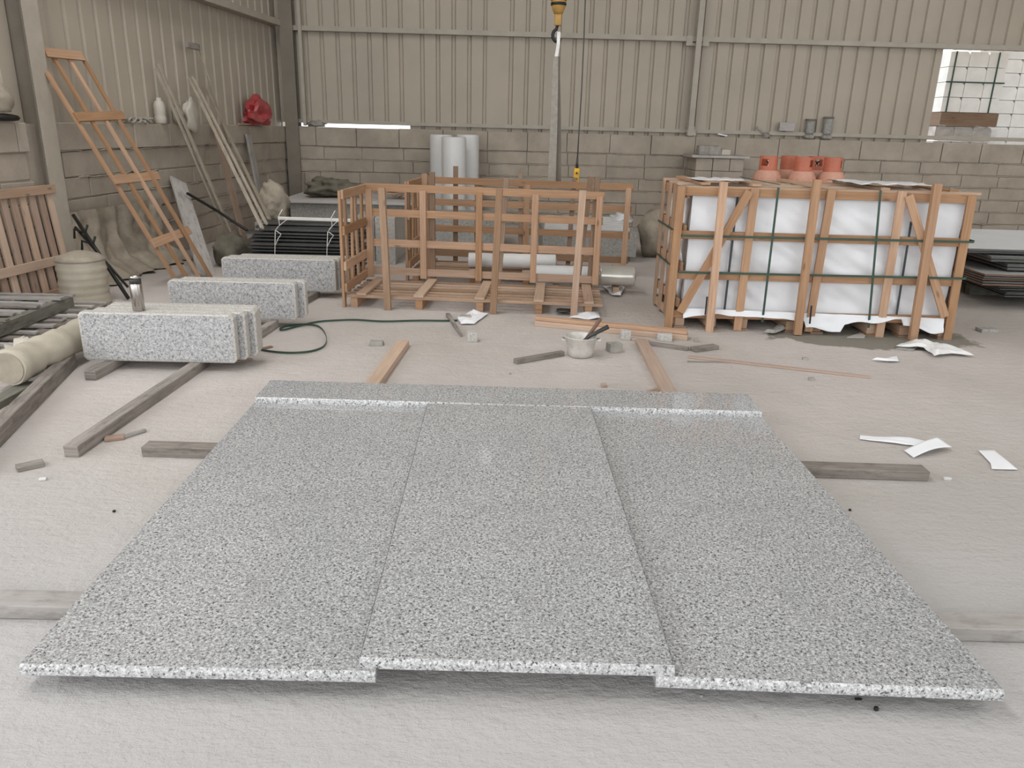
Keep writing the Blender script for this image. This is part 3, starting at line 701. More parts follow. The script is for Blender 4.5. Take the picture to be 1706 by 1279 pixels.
flat('granite_block', 0.48, 1.60, 9.2, 10.3, .07, .36, 'gr_dark', 'grey granite block behind the right end of the empty crates', 'granite block')
timber('bearer_timber', (.5, 9.35, .035), (1.55, 9.35, .035), .1, .07, 'green_wood', 'bearer under the grey block right of the empty crates')
for k in range(6):
    flat('thin_slab', 0.50+.012*k, 1.52-.01*(k % 3), 9.30+.11*k, 9.40+.11*k, .361, .40+.012*k, 'slab_thin', 'thin pale stone strip %s on the block behind the empty crates' % ['at the front', 'second from the front', 'third from the front', 'fourth from the front', 'fifth from the front', 'at the back'][k], 'stone strip', 'pale strips on the grey block')
tag(MB().blob((1.50, 9.85, .44), (.13, .2, .08), .3, 3, 2.4, 4).build('crumpled_wrap', 'white_film'), 'crumpled white wrap at the right end of the grey block', 'wrap')
tag(MB().blob((1.98, 9.75, .26), (.25, .3, .32), .2, 3, 1.6, 6).build('dusty_bag', 'sack'), 'pale dusty bag left of the packed crate by the wall', 'bag')
flat('granite_block', -1.42, -1.20, 8.7, 9.6, 0, .52, 'gr_saw', 'pale kerb block standing behind the left end of the near empty crate', 'granite block')
flat('granite_block', -1.68, -1.46, 8.9, 9.6, 0, .50, 'gr_flame', 'grey kerb block behind the left end panel of the near crate', 'granite block')
# low platform of dusty stone at the back left
flat('stone_platform', -2.75, -1.25, 10.2, 11.2, 0, .52, 'gr_dark', 'dusty grey stone platform in the rear left corner', 'stone block')
flat('plank_board', -2.85, -1.1, 10.1, 11.3, .521, .56, 'old_pale', 'pale dusty board lying on the stone platform in the corner', 'board')
tag(MB().blob((-2.28, 10.6, .68), (.36, .25, .12), .25, 4, 2, 3).build('dark_sack', 'sack_dark'), 'dark mossy sack lying on the board in the rear corner', 'sack')
mb = MB()
for k in range(26):
    a = random.uniform(0, 3.1); c_ = Vector((-1.42+random.uniform(-.18, .18), 10.6+random.uniform(-.15, .15), .60+random.uniform(0, .10)))
    d = Vector((math.cos(a), math.sin(a)*.5, random.uniform(-.15, .3)))*.16; d.z = max(-.03, min(d.z, .1)); mb.bar(c_-d, c_+d, .02, .012)
tag(mb.build('kindling_heap', 'pine_pale'), 'heap of splintered wood scraps on the board behind the crate', 'wood scraps', kind='stuff')

# black strips bundle
GB = 'black strips in the tied bundle'; rows = 14; LAY = ['bottom', 'second', 'third', 'fourth', 'fifth', 'sixth', 'seventh', 'eighth', 'ninth', 'tenth', 'eleventh', 'twelfth', 'thirteenth', 'top']
for k in range(rows):
    for j in range(3):
        zb = .03+k*.036; y0 = 7.88+j*.165+random.uniform(-.028, .03)*(j == 0); x0 = -2.52+random.uniform(-.09, .06)+(.04*(k > 10)); x1 = -1.45+random.uniform(-.05, .04)
        if k == 13 and j == 0: continue
        lab = 'thin black metal strip in the tied bundle, %s layer, %s row' % (LAY[k], ['front', 'middle', 'back'][j])
        tag(MB().bar((x0, y0, zb+.014), (x1, y0-.02, zb+.014+random.uniform(-.004, .004)), .13, random.uniform(.017, .029)).build('black_strip', 'black', bevel=.003), lab, 'metal strip', GB)
timber('bundle_bearer', (-2.35, 7.8, .015), (-2.35, 8.3, .015), .06, .03, 'old', 'left bearer under the tied bundle of black strips')
timber('bundle_bearer', (-1.65, 7.8, .015), (-1.65, 8.3, .015), .06, .03, 'old', 'right bearer under the tied bundle of black strips')
for x, lab in ((-2.27, 'left'), (-1.75, 'right')):
    mb = MB(); mb.tube([(x, 7.78, .06), (x-.01, 7.77, .25), (x+.01, 7.77, .47), (x+.03, 7.80, .505), (x+.06, 7.95, .545), (x+.05, 8.28, .545)], .004, 6)
    mb.tube([(x+.02, 7.775, .48), (x+.06, 7.76, .53), (x+.05, 7.77, .61), (x+.09, 7.79, .68)], .004, 6); mb.tube([(x+.02, 7.77, .47), (x+.07, 7.755, .44), (x+.04, 7.755, .40), (x, 7.755, .32)], .004, 6)
    tag(mb.build('tie_string', 'cord'), 'white tie string knotted round the %s part of the black bundle' % lab, 'string')
timber('pale_lath', (-2.3, 8.05, .562), (-1.5, 8.0, .562), .04, .03, 'cord', 'pale thin lath lying on top of the black bundle', 'lath')
# sack on a block in the left corner
sx0 = aty(460, 330, 9.1)
flat('stone_block', sx0.x-.19, sx0.x+.28, 8.85, 9.4, 0, .42, 'gr_dark', 'dusty stone block beneath the tall sack by the left wall', 'stone block')
mb = MB(); mb.blob((sx0.x-.02, 9.1, .42+.20), (.165, .15, .235), .13, 4, 1.7, 11)
for v_ in mb.bm.verts:
    h_ = max(0, (v_.co.z-.66)/.2); v_.co.x += -.05*h_*h_; v_.co.z += .012*math.sin(v_.co.x*45+v_.co.z*60)
tag(mb.build('tall_sack', 'sack'), 'tall full beige sack standing by the left wall near the corner', 'sack')
tag(MB().blob((-2.92, 8.45, .16), (.20, .26, .20), .25, 3, 1.6, 8).build('dark_sack', 'sack_dark'), 'dark stained sack on the floor behind the leaning laths', 'sack')
mb = MB(); mb.tube([(-3.16, 12.45, 0), (-3.14, 12.5, .75)], .035, 10); tag(mb.build('short_pipe', 'steel_dark'), 'short dusty pipe standing in the rear left corner', 'pipe')

# ------------------------------------------------------------------ left side: leaning frames, boards and laths
Ta, Tb = onlw(58, 88, .04), onlw(135, 92, .04); Ba, Bb = at(299, 477, 0), at(352, 463, 0)
t = thing('ladder_frame', (Ba+Bb)/2, 'tall ladder-like pine frame leaning on the left wall', 'wooden frame')
wa = (Tb-Ta).normalized(); nf = (Tb-Ta).cross(Ba-Ta).normalized(); nf = nf if nf.x > 0 else -nf
for k in range(4):
    a, b_ = Ta.lerp(Tb, k/3), Ba.lerp(Bb, k/3); a = a.lerp(b_, .075 if k == 0 else 0); MB().bar(a, b_, 0.042, 0.022, wa).build('stringer', 'pine', t, bevel=.002)
for a, b_ in (((74, 87), (138, 94)), ((127, 195), (206, 192)), ((188, 300), (264, 292)), ((254, 406), (316, 383))):
    p, q = onp(*a, Ta+nf*.022, nf), onp(*b_, Ta+nf*.022, nf); MB().bar(p, q, 0.085, 0.02, (Ta-Ba)).build('rung', 'pine', t, bevel=.002)
def lean(name, top, bot, wd, th, mat, label, cat='lath', grp=None, side=None, off=.02, bz=0.0, botp=None):
    p = onlw(*top, off) if len(top) == 2 else Vector(top); q = botp if botp is not None else at(*bot, bz)
    o = MB().bar(p, q, wd, th, side if side is not None else LD).build(name, mat, bevel=.002); return tag(o, label, cat, grp)
GL = 'laths leaning on the left wall'
lean('leaning_lath', (264, 106), (402, 424), .045, .02, 'strip', 'leftmost long pale lath leaning on the left wall', grp=GL)
lean('leaning_lath', (259, 113), (392, 420), .035, .02, 'strip', 'thin lath leaning tight against the leftmost long lath', grp=GL, off=.05)
lean('leaning_lath', (315, 131), (437, 380), .035, .02, 'strip', 'lath standing on the black bundle, leftmost of the right-hand group', grp=GL, bz=.545)
lean('leaning_lath', (321, 128), (444, 373), .03, .02, 'strip', 'lath standing on the black bundle, middle of the right-hand group', grp=GL, off=.05, bz=.545)
lean('leaning_lath', (342, 144), None, .035, .02, 'strip', 'lath leaning right of the others with its foot over the black bundle', grp=GL, botp=aty(449, 366, 8.22))
lean('wide_plank', (356, 200), (416, 433), .10, .022, 'pine_dark', 'dark brown plank leaning on the wall behind the pale laths', 'plank')
lean('pale_board', (413, 224), (446, 388), .13, .03, 'old_pale', 'pale narrow board leaning on the left wall beside the tall sack', 'board', off=.05)
lean('grey_board', (296, 300), (346, 462), .20, .025, 'old_pale', 'wide pale grey board leaning behind the ladder-like frame', 'board', off=.05)
p, q = onlw(330, 74, .03), onlw(396, 290, .06)
t = thing('rake', q, 'thin wooden rake with small head up, leaning high on the left wall', 'rake')
MB().tube([p, q], .012, 8).build('handle', 'strip', t); hd = onlw(311, 74, .04); MB().bar(hd, onlw(331, 79, .04), .07, .04, UPV).build('head', 'old', t, bevel=.004)
tag(MB().tube([aty(312, 322, 9.0), aty(360, 350, 8.8), aty(412, 384, 8.5)], .016, 8).build('steel_bar', 'blackmetal'), 'thin dark steel bar slanting behind the leaning laths', 'bar')
# hand trolley handles
a0, a1 = aty(122, 358, 6.95), at(214, 497, .02); b0, b1 = aty(125, 378, 6.9), at(213, 478, .10)
t = thing('hand_trolley', (a1.x, a1.y, 0), 'black hand trolley handle leaning by the dusty drum', 'hand trolley')
MB().tube([a0, a1], .016, 8).build('upper_tube', 'blackmetal', t); MB().tube([b0, b0.lerp(b1, .3), b1], .011, 8).build('lower_tube', 'blackmetal', t)
for f_ in (.22, .36):
    c = a0.lerp(a1, f_); MB().tube([c+Vector((-.10, 0, -.05)), c+Vector((-.09, 0, .03)), c, c+Vector((.03, 0, .07))], .011, 8).build('bracket', 'blackmetal', t)
# dusty drum wrapped in cloth
dc = Vector((-3.50, 6.42, 0))
t = thing('dusty_drum', dc, 'dusty beige drum with ribbed side standing by the left steel column', 'drum')
MB().lathe([(.19, 0), (.195, .03)]+[(.188+.004*math.sin(k*1.9), .05+k*.018) for k in range(17)]+[(.188, .37), (.18, .385)], dc, 36, .06).build('drum_body', 'fabric', t)
MB().lathe([(.192, .37), (.192, .385), (.15, .415), (.05, .445), (.01, .45)], dc, 32, .05).build('lid_cloth', 'sack', t)
# slatted panel near the left edge
P0 = Vector((-4.0, 7.03, .925)); P1 = Vector((-3.90, 7.0, .0))
t = thing('picket_panel', P1, 'pale wooden slatted panel leaning upright at the left edge', 'wooden panel')
for k in range(12):
    d = LD*(.045+k*.112); MB().bar(P0+d, P1+d, .068, .022, LD).build('slat', 'plank_pink' if k % 3 else 'pine_pale', t, bevel=.002)
for z, o_ in ((.89, .0), (.29, .03), (.02, 0)):
    c = P1.lerp(P0, z/.925)+LN*.022; MB().bar(c-LD*(.02+o_), c+LD*1.35, .075, .022, UPV).build('rail', 'pine_pale', t, bevel=.002)
# weathered pallets and timbers in front of it
def pallet(x0, x1, y0, y1, z0, z1, n, mat, label, ang=0.0, nm='old_pallet'):
    R = rotz(ang); O = Vector((x1, y1, z0)); Wp = lambda x, y, z: O+R@Vector((x-x1, y-y1, z-z0))
    t = thing(nm, O, label, 'pallet'); X = R@Vector((1, 0, 0)); Y = R@Vector((0, 1, 0))
    for x in (x0+.04, (x0+x1)/2, x1-.03): MB().bar(Wp(x, y0, (z0+z1-.02)/2), Wp(x, y1, (z0+z1-.02)/2), .06, z1-z0-.02, X).build('runner', mat, t, bevel=.002)
    for k in range(n):
        y = y0+.04+(y1-y0-.08)*k/(n-1); MB().bar(Wp(x0, y, z1-.01), Wp(x1+random.uniform(-.05, .03), y+random.uniform(-.03, .03), z1-.01+random.uniform(-.004, .008)), .055+random.uniform(-.02, .015), .018, Y).build('slat', random.choice([mat, 'old', 'old_pale', 'old_pale']), t, bevel=.002)
pallet(-3.82, -3.11, 4.1, 6.0, 0, .125, 13, 'old', 'lower weathered slatted pallet lying left of the nearest kerb stack', .02)
pallet(-3.82, -3.23, 4.0, 5.75, .135, .235, 14, 'green_wood', 'upper dark slatted pallet stacked on the lower weathered one', .0)
flo('long_beam', (-70, 785), (117, 600), .07, .09, 'old', 'long weathered beam lying along the beige wrapped roll', 'timber', w1=.07)
timber('rough_beam', at(-60, 700, .02), at(52, 640, .02), .09, .04, 'green_wood', 'dark rough beam under the near end of the beige roll', 'timber')
timber('rough_beam', Vector((-3.02, 5.2, .02)), Vector((-2.66, 5.32, .02)), .09, .04, 'old', 'dark beam under the far end of the beige roll', 'timber')
timber('old_board', Vector((-3.06, 3.3, .02)), Vector((-2.98, 4.2, .02)), .10, .035, 'plank_pink', 'old purple-grey board lying beside the lower pallet', 'plank')
r0, r1 = aty(24, 623, 4.18), aty(146, 536, 5.35)
r0.z = .185; r1.z = .185; r0 = Vector((-2.765, 4.16, .146)); r1 = Vector((-2.73, 5.40, .146))
axm = (r1-r0).normalized().to_track_quat('Z', 'Y').to_matrix(); ln = (r1-r0).length
t = thing('wrapped_roll', (r0.x, r0.y, .04), 'beige cloth-wrapped roll lying on timbers at the left', 'roll')
MB().lathe([(.099+.006*math.sin(k*2.1)+.005*math.sin(k*.9), ln*k/26) for k in range(27)], r0, 30, .10, axm).build('cloth_wrap', 'fabric', t)
MB().lathe([(.090, -.006), (.089, .01)], r0, 30, .0, axm).build('rolled_core', 'sack', t)
tag(MB().blob((-2.965, 4.62, .08), (.065, .12, .10), .35, 3, 2.5, 5).build('crumpled_bag', 'jug'), 'crumpled pale plastic bag squeezed behind the beige roll', 'bag')

# on the ledge of the left wall
ZL = 1.445
def ledge(px, py, off=-.02): p = onlw(px, py, off); p.z = ZL; return p
p = ledge(268, 200, .0)
t = thing('plastic_jug', p, 'dusty white plastic jug standing on the ledge of the left wall', 'jug')
MB().lathe([(.05, 0), (.062, .01), (.064, .07), (.058, .09), (.064, .11), (.062, .19), (.05, .23), (.028, .25), (.028, .275)], p, 20, .05).build('jug_body', 'jug', t)
MB().tube([p+LD*-.0+Vector((0, 0, .24)), p-LD*.055+Vector((0, 0, .235)), p-LD*.065+Vector((0, 0, .19)), p-LD*.05+Vector((0, 0, .15))], .012, 8).build('handle', 'jug', t)
mb = MB()
for k in range(9):
    c = lw(3.9+k*.085, .0, ZL+.02); mb.tube([c+LD*(.05*math.cos(a))+LN*(.035*math.sin(a))+Vector((0, 0, .025*math.sin(a*1.5+k)+.012)) for a in [i*.7 for i in range(9)]], .012, 6)
tag(mb.build('rope_heap', 'webbing'), 'twisted grey rope lying in loops on the left wall ledge', 'rope')
tag(MB().blob(ledge(320, 205, .10)+Vector((0, 0, .10)), (.06, .14, .20), .20, 3, 1.8, 9, False).build('plastic_bag', 'jug'), 'crumpled pale bag hanging over the left wall ledge behind the laths', 'bag')
tag(MB().blob(ledge(297, 200, .04)+Vector((0, 0, .09)), (.055, .10, .11), .22, 3, 1.8, 19, True).build('plastic_bag', 'sack'), 'grey dusty bag on the ledge left of the hanging pale bag', 'bag')
p = ledge(424, 195, .04); mb = MB(); rnd = random.Random(4); pts = []
prof = [(-.24, .02), (-.20, .10), (-.05, .25), (.02, .37), (.10, .30), (.19, .27), (.24, .14), (.20, .01), (.05, .07), (.02, .0)]
b2 = bmesh.ops.create_icosphere(mb.bm, subdivisions=3, radius=1)
for v in b2['verts']:
    q = v.co.copy(); k = 1+.55*noise.noise(q*1.9+Vector((3, 9, 1)))+.10*noise.noise(q*4.5); v.co = p+LD*(q.x*.36*k)+LN*(.05+q.y*.14*k)+Vector((0, 0, max(0, .15+q.z*.18*k+.09*(1-abs(q.x+.3))*max(q.z, 0))))
tag(mb.build('red_bag', 'red'), 'crumpled red plastic bag on the ledge near the rear left corner', 'bag')
timber('wood_offcut', ledge(398, 205, .04)+Vector((0, 0, .012)), ledge(436, 205, .04)+Vector((0, 0, .012)), .05, .02, 'pine', 'small wood offcut sticking out beneath the red bag', 'wood offcut')
tag(MB().blob(ledge(0, 165, .03)+Vector((0, 0, .17)), (.08, .12, .12), .12, 3, 1.5, 3).build('ledge_sack', 'sack'), 'pale round bundle on the ledge at the far left edge', 'bundle')
tag(MB().blob(ledge(4, 190, .03)+Vector((0, 0, .03)), (.08, .2, .035), .1, 2, 1.5, 6).build('black_bag', 'blackmetal'), 'flat black bag beneath the pale bundle at the far left', 'bag')
# back wall ledge
def bl(px, py, off=0.03): p = aty(px, py, YB-off+.06); p.z = ZT; return p
tag(MB().blob(bl(524, 205)+Vector((.02, 0, .03)), (.14, .07, .05), .4, 3, 3, 4).build('rubble_heap', 'rubble'), 'small heap of rubble on the wall ledge by the corner column', 'rubble', kind='stuff')
for px, h, lab in ((1347, .30, 'left'), (1376, .34, 'right')):
    p = bl(px, 230); t = thing('cable_spool', p, '%s of two dusty grey spools standing on the back wall ledge' % lab, 'spool', 'dusty spools on the wall ledge')
    MB().lathe([(.04, 0), (.085, .012), (.09, .04), (.05, .07)], p, 20, .05).build('base_flange', 'rubble', t)
    MB().lathe([(.05, .07), (.075, .10), (.066, .2), (.07, h-.03)], p, 20, .1).build('wound_body', 'gr_dark', t)
    MB().lathe([(.07, h-.03), (.08, h-.02), (.08, h)], p, 18, .05).build('top_flange', 'steel_dark', t)
p = bl(1309, 222, .05); tag(MB().box(p.x-.12, p.x+.12, p.y-.03, p.y+.03, ZT+.11, ZT+.24).build('pale_box', 'old_pale', bevel=.004), 'small pale box on the girt left of the spools', 'box')
p = bl(1268, 225); tag(MB().bar(p+Vector((-.09, 0, .16)), p+Vector((.09, -.02, .03)), .03, .03).tube([p+Vector((.02, -.03, .06)), p+Vector((.1, -.03, .09)), p+Vector((.12, -.03, .03)), p+Vector((.03, -.03, .02))], .015, 6).build('scrap_fitting', 'rubble'), 'crossed scrap fitting on the back wall ledge left of the box', 'scrap')
p = bl(1152, 220); tag(MB().blob(p+Vector((0, 0, .06)), (.08, .06, .08), .4, 3, 3, 8).build('rubble_lump', 'jug'), 'pale lump of plaster at the foot of the slim wall column', 'rubble')
p = bl(1203, 222); tag(MB().bar(p+Vector((-.07, 0, .04)), p+Vector((.08, 0, .015)), .05, .02).build('paper_scrap', 'paper'), 'white scrap lying on the back wall ledge right of the slim column', 'scrap')
# small block shelf in front of the back wall
s0 = aty(1150, 270, 12.4).x; s1 = aty(1236, 262, 12.4).x
t = thing('block_shelf', ((s0+s1)/2, 12.4, 0), 'low stub wall of aerated blocks with a board on top by the back wall', 'block shelf')
rnd = random.Random(3)
for r in range(6):
    z = r*.19; x = s0+.03; 
    while x < s1-.06:
        l = min(rnd.choice([.26, .34, .5]), s1-.03-x); MB().box(x+.004, x+l-.004, 12.16+rnd.uniform(-.01, .01), 12.70, z+.003, z+.187).build('block', 'block', t, bevel=.006); x += l
MB().box(s0-.05, s1+.03, 12.1, 12.72, 1.142, 1.18).build('board', 'old_pale', t, bevel=.004)
p = aty(1180, 257, 12.35); tag(MB().chunk((p.x, 12.35, 1.182+.07), (.19, .12, .07), 5).build('rock', 'rubble', bevel=.01), 'rough brown-grey rock on the board over the block stub wall', 'rock')
tag(MB().chunk((p.x+.25, 12.35, 1.182+.05), (.09, .09, .05), 8).build('rock', 'jug', bevel=.01), 'small pale stone right of the rock on the stub wall', 'rock')

# ------------------------------------------------------------------ hoist hook, slings, pendant control
HY = 9.0
hk = aty(929, 30, HY)
def hp(px, py, dy=0.0): return aty(px, py, HY+dy)
t = thing('crane_hook', hk, 'black and yellow hoist hook block hanging at the top centre', 'crane hook')
c = hp(930, 24)
prof = [(.04, 0), (.06, .03), (.078, .09), (.08, .16), (.08, .42), (.05, .46)]
MB().lathe(prof, c+Vector((0, 0, 0)), 24).build('block_housing', 'hoist', t)
for k in range(4): MB().lathe([(.0815, 0), (.0815, .028)], c+Vector((0, 0, .085+k*.045)), 24, caps=False).build('warning_band', 'blackmetal', t, solid=.003)
MB().box(c.x-.035, c.x+.035, c.y-.03, c.y+.03, c.z-.11, c.z+.02).build('swivel', 'hoist', t, bevel=.008)
hc = c+Vector((0, 0, -.205)); MB().tube([hc+Vector((-.0, 0, .10))]+[hc+Vector((.05*math.cos(a), 0, .062*math.sin(a))) for a in [1.9+i*.38 for i in range(11)]], [.014]+[.017]*8+[.015, .012, .007], 10).build('hook', 'blackmetal', t)
MB().tube([c+Vector((0, 0, .36)), Vector((c.x, c.y, 6.3))], .014, 8).build('hoist_chain', 'steel_dark', t)
t = thing('lifting_sling', hp(925, 306), 'grey webbing slings hanging in long loops from the hoist hook', 'sling')
def belt(pts, w_, nm, mt='webbing', th=.008, w2=None):
    mb = MB(); n = len(pts)-1; w2 = w2 or w_
    for i in range(n): mb.bar(pts[i], pts[i+1], w_+(w2-w_)*i/n, th, (1, 0, 0), w_+(w2-w_)*(i+1)/n)
    return mb.build(nm, mt, t)
belt([hp(931, 53, -.0), hp(930, 75, -.03), hp(926, 98, -.03)], .035, 'link_strap', 'cord')
belt([hp(926, 94, -.04), hp(925, 125, -.04), hp(923, 200, -.04), hp(919, 306, -.04)], .05, 'front_strap', w2=.09)
belt([hp(929, 94, .03), hp(929, 125, .03), hp(930, 200, .03), hp(930, 306, .03)], .045, 'rear_strap', 'steel_dark', w2=.07)
belt([hp(926, 100, -.02), hp(921, 170, -.02), hp(914, 306, -.02)], .02, 'side_strap', 'webbing')
t = thing('pendant_control', hp(959, 310, -.4), 'yellow hoist pendant control hanging on a thin black cable', 'pendant control')
pt = [aty(x, y, 8.6) for x, y in ((976, -260), (975, 0), (973, 60), (969, 150), (964, 230), (962, 266))]
MB().tube(pt, .0065, 6).build('cable', 'black', t); MB().tube([aty(962, 262, 8.6), aty(961, 280, 8.6)], [.010, .017], 10).build('cable_gland', 'black', t)
pc = aty(960, 296, 8.6); MB().bar(pc+Vector((.004, 0, .10)), pc+Vector((-.01, 0, -.13)), .062, .05, (1, 0, 0)).build('control_body', 'yellow', t, bevel=.012)
for k in range(3): MB().lathe([(.012, 0), (.012, .01), (.008, .013)], pc+Vector((0, -.027, .05-.06*k)), 10, ax=Matrix.Rotation(math.pi/2, 3, 'X')).build('button', 'black', t)

# ------------------------------------------------------------------ rolls of film lying behind the near crate
def lyroll(a, b_, r, mat, label, z=0.02, rr=None, core=True):
    p, q = Vector(a), Vector(b_); p.z = q.z = z+r; ax3 = (q-p).normalized().to_track_quat('Z', 'Y').to_matrix(); l_ = (q-p).length
    t = thing('film_roll', (p.x, p.y, z), label, 'film roll', 'film rolls lying behind the crate')
    MB().lathe([(r*.96, 0), (r, .01)]+[(r*(1-.02*(k % 2)), l_*k/12) for k in range(1, 12)]+[(r, l_-.01), (r*.96, l_)], p, 30, .03, ax3).build('wound_sheet', mat, t)
    MB().lathe([(r*.35, -.012), (r*.33, l_+.012)], p, 16, 0, ax3).build('core_tube', 'jug', t)
lyroll((-.34, 7.86, 0), (.55, 7.86, 0), .075, 'roll_white', 'left white foam roll lying on the deck of the far empty crate', .135)
lyroll((.30, 7.43, 0), (.905, 7.40, 0), .09, 'roll_white', 'white foam roll lying just behind the near crate right half', .07)
lyroll((.95, 7.40, 0), (1.285, 7.38, 0), .095, 'roll_film', 'shiny clear film roll sticking out right of the near crate', .07)
timber('roll_bearer', (1.10, 7.26, .035), (1.12, 7.52, .035), .06, .07, 'pine_pale', 'small bearer board under the shiny film roll', 'timber')
timber('roll_bearer', (.52, 7.28, .035), (.54, 7.54, .035), .06, .07, 'pine_pale', 'small bearer board under the white foam roll', 'timber')

# ------------------------------------------------------------------ sheets of paper and film on the floor
def sheet(name, px, label, mat='paper', z=.004, amp=.01, cat='paper', seed=0, lift=None, grp=None, th=.001):
    """an irregular sheet lying on the floor; outline px given by where its corners touch the ground"""
    P = [at(x, y, z) for x, y in px]; c = sum(P, Vector())/len(P); mb = MB(); cv = None; rings = []
    for k in range(1, 5):
        s_ = k/4; ring = []
        for i in range(len(P)):
            for j in range(4):
                q = P[i].lerp(P[(i+1) % len(P)], j/4); q = c+(q-c)*s_
                h = amp*(1+noise.noise(q*9+Vector((seed, 0, 0))))*(1.0 if k < 4 else .5)
                if lift: h += lift(q)
                ring.append(mb.bm.verts.new((q.x, q.y, z+max(0, h))))
        rings.append(ring)
    cv = mb.bm.verts.new((c.x, c.y, z+amp)); n = len(rings[0])
    for i in range(n): mb.bm.faces.new((cv, rings[0][i], rings[0][(i+1) % n]))
    for a, b_ in zip(rings, rings[1:]):
        for i in range(n): mb.bm.faces.new((a[i], b_[i], b_[(i+1) % n], a[(i+1) % n]))
    return tag(mb.build(name, mat, solid=th), label, cat, grp)
o = sheet('paper_strip', [(1433, 726), (1520, 732), (1563, 740), (1548, 745), (1510, 742), (1432, 732)], 'long white paper strip with folded end on the right floor')
a, b_, c, d = at(1522, 762, .006), at(1548, 757, .006), at(1585, 744, .01), at(1561, 728, .03)
mb = MB(); mb.grid(lambda u, v: (at(1506, 750, .01).lerp(at(1562, 728, .045), u)).lerp(at(1522, 762, .008).lerp(at(1586, 745, .02), u), v)+Vector((0, 0, .018*math.sin(u*3.1)*(.4+v*.6))), 14, 8)
mb.build('folded_end', 'paper', o, solid=.001)
sheet('paper_strip', [(1630, 751), (1656, 751), (1674, 765), (1695, 783), (1652, 782), (1650, 772)], 'white paper strip lying at the right edge of the floor', amp=.006)
sheet('paper_scrap', [(1452, 601), (1480, 600), (1494, 595), (1497, 603), (1478, 604)], 'small curled white paper scrap between the crate and the paper strips', amp=.02)
sheet('paper_sheet', [(762, 531), (790, 518), (813, 524), (790, 541), (768, 541)], 'crumpled white paper sheet in front of the near crate', amp=.02, seed=3)
sheet('paper_sheet', [(947, 531), (957, 523), (996, 521), (1000, 532), (975, 534)], 'white sheet under the right front corner of the near crate', amp=.025, seed=4)
sheet('paper_sheet', [(1004, 478), (1026, 472), (1041, 481), (1036, 490), (1034, 495), (1020, 494)], 'white sheet lying beside the shiny film roll', amp=.03, seed=5)
sheet('film_scrap', [(1492, 579), (1520, 570), (1560, 574), (1592, 583), (1622, 595), (1585, 592), (1556, 596), (1538, 584)], 'crumpled translucent wrap on the floor at the packed crate right corner', 'roll_white', amp=.035, cat='wrap', seed=6)
sheet('board_scrap', [(1490, 582), (1506, 576), (1530, 577), (1522, 584)], 'flat greenish board scrap beside the crumpled wrap', 'gr_dark', amp=.003, cat='board', th=.006)
sheet('board_scrap', [(1411, 562), (1432, 555), (1444, 556), (1440, 563)], 'pale flat scrap under the packed crate', 'old_pale', amp=.003, cat='board', th=.006)
sheet('film_scrap', [(1272, 556), (1290, 549), (1306, 545), (1308, 552), (1290, 558)], 'grey crumpled film under the packed crate', 'gr_dark', amp=.03, cat='wrap', seed=9)
tag(MB().blob(at(940, 519, .02)+Vector((0, 0, .01)), (.08, .05, .02), .3, 2, 3, 2).build('black_tool', 'black'), 'small black tool lying under the right front of the near crate', 'tool')

# green strap curling on the floor
sp_ = [(419, 580), (432, 585), (455, 589), (485, 591), (515, 589), (535, 583), (543, 575), (543, 562), (534, 549), (520, 544), (500, 543), (480, 545), (468, 549), (467, 552), (478, 551), (500, 545), (530, 539), (560, 537), (595, 536), (640, 538), (700, 537), (735, 537), (762, 536)]
mb = MB(); pts = [at(x, y, 0) for x, y in sp_]; fine = []
for i in range(len(pts)-1):
    p0, p1, p2, p3 = pts[max(i-1, 0)], pts[i], pts[i+1], pts[min(i+2, len(pts)-1)]
    for k in range(5):
        s_ = k/5; fine.append(.5*((2*p1)+(p2-p0)*s_+(2*p0-5*p1+4*p2-p3)*s_*s_+(3*p1-p0-3*p2+p3)*s_**3))
fine.append(pts[-1]); fine = [q+Vector((0, 0, .008+.012*(noise.noise(q*2)+1)*.5)) for q in fine]
for q in range(len(fine)-1): mb.bar(fine[q], fine[q+1]+(fine[q+1]-fine[q])*.05, .003, .016, None)
tag(mb.build('packing_strap', 'strap'), 'green packing strap curling across the floor from the nearest kerb stack', 'strap')

# ------------------------------------------------------------------ loose wood and stones
flo('pine_plank', (672, 571), (612, 655), .085, .045, 'pine_pale', 'new pine plank pointing at the granite slabs from the near crate', 'plank', z=0.0)
flo('pine_plank', (1068, 568), (1122, 668), .085, .04, 'plank_pink', 'dusty plank running to the back of the granite strip', 'plank', z=0.0)
timber('pine_board', at(893, 537, .02), at(1146, 561, .02), .10, .04, 'pine_pale', 'long new pine board on the floor, the lower of two stacked', 'plank')
timber('pine_board', at(893, 530, .055)+Vector((0, .02, 0)), at(1146, 554, .055)+Vector((0, .02, 0)), .07, .028, 'pine', 'long pine board lying on top of the lower board in front of the crates', 'plank')
flo('wood_stick', (746, 524), (768, 558), .035, .03, 'old', 'short tapered stick beside the paper in front of the near crate', z=0, w1=.015)
flo('timber_offcut', (858, 602), (938, 588), .04, .035, 'old', 'grey timber offcut pointing at the mortar pot')
flo('grey_batten', (1082, 572), (1147, 581), .045, .025, 'old', 'grey batten on the floor in front of the packed crate corner')
flo('grey_batten', (1154, 582), (1193, 577), .07, .03, 'old', 'short thick weathered batten right of the longer grey batten')
flo('wood_offcut', (1053, 564), (1081, 568), .05, .02, 'plank_pink', 'small pink wood offcut beside the pale granite cube')
flo('thin_lath', (1147, 594), (1450, 628), .055, .012, 'plank_pink', 'long thin dusty lath lying on the floor in front of the packed crate', 'lath', w1=.04)
flo('wood_offcut', (1145, 602), (1230, 604), .02, .006, 'old', 'thin dark splinter beside the left end of the long thin lath')
flo('wood_offcut', (174, 731), (208, 727), .05, .018, 'plank_pink', 'pale wood offcut beside the long weathered timber')
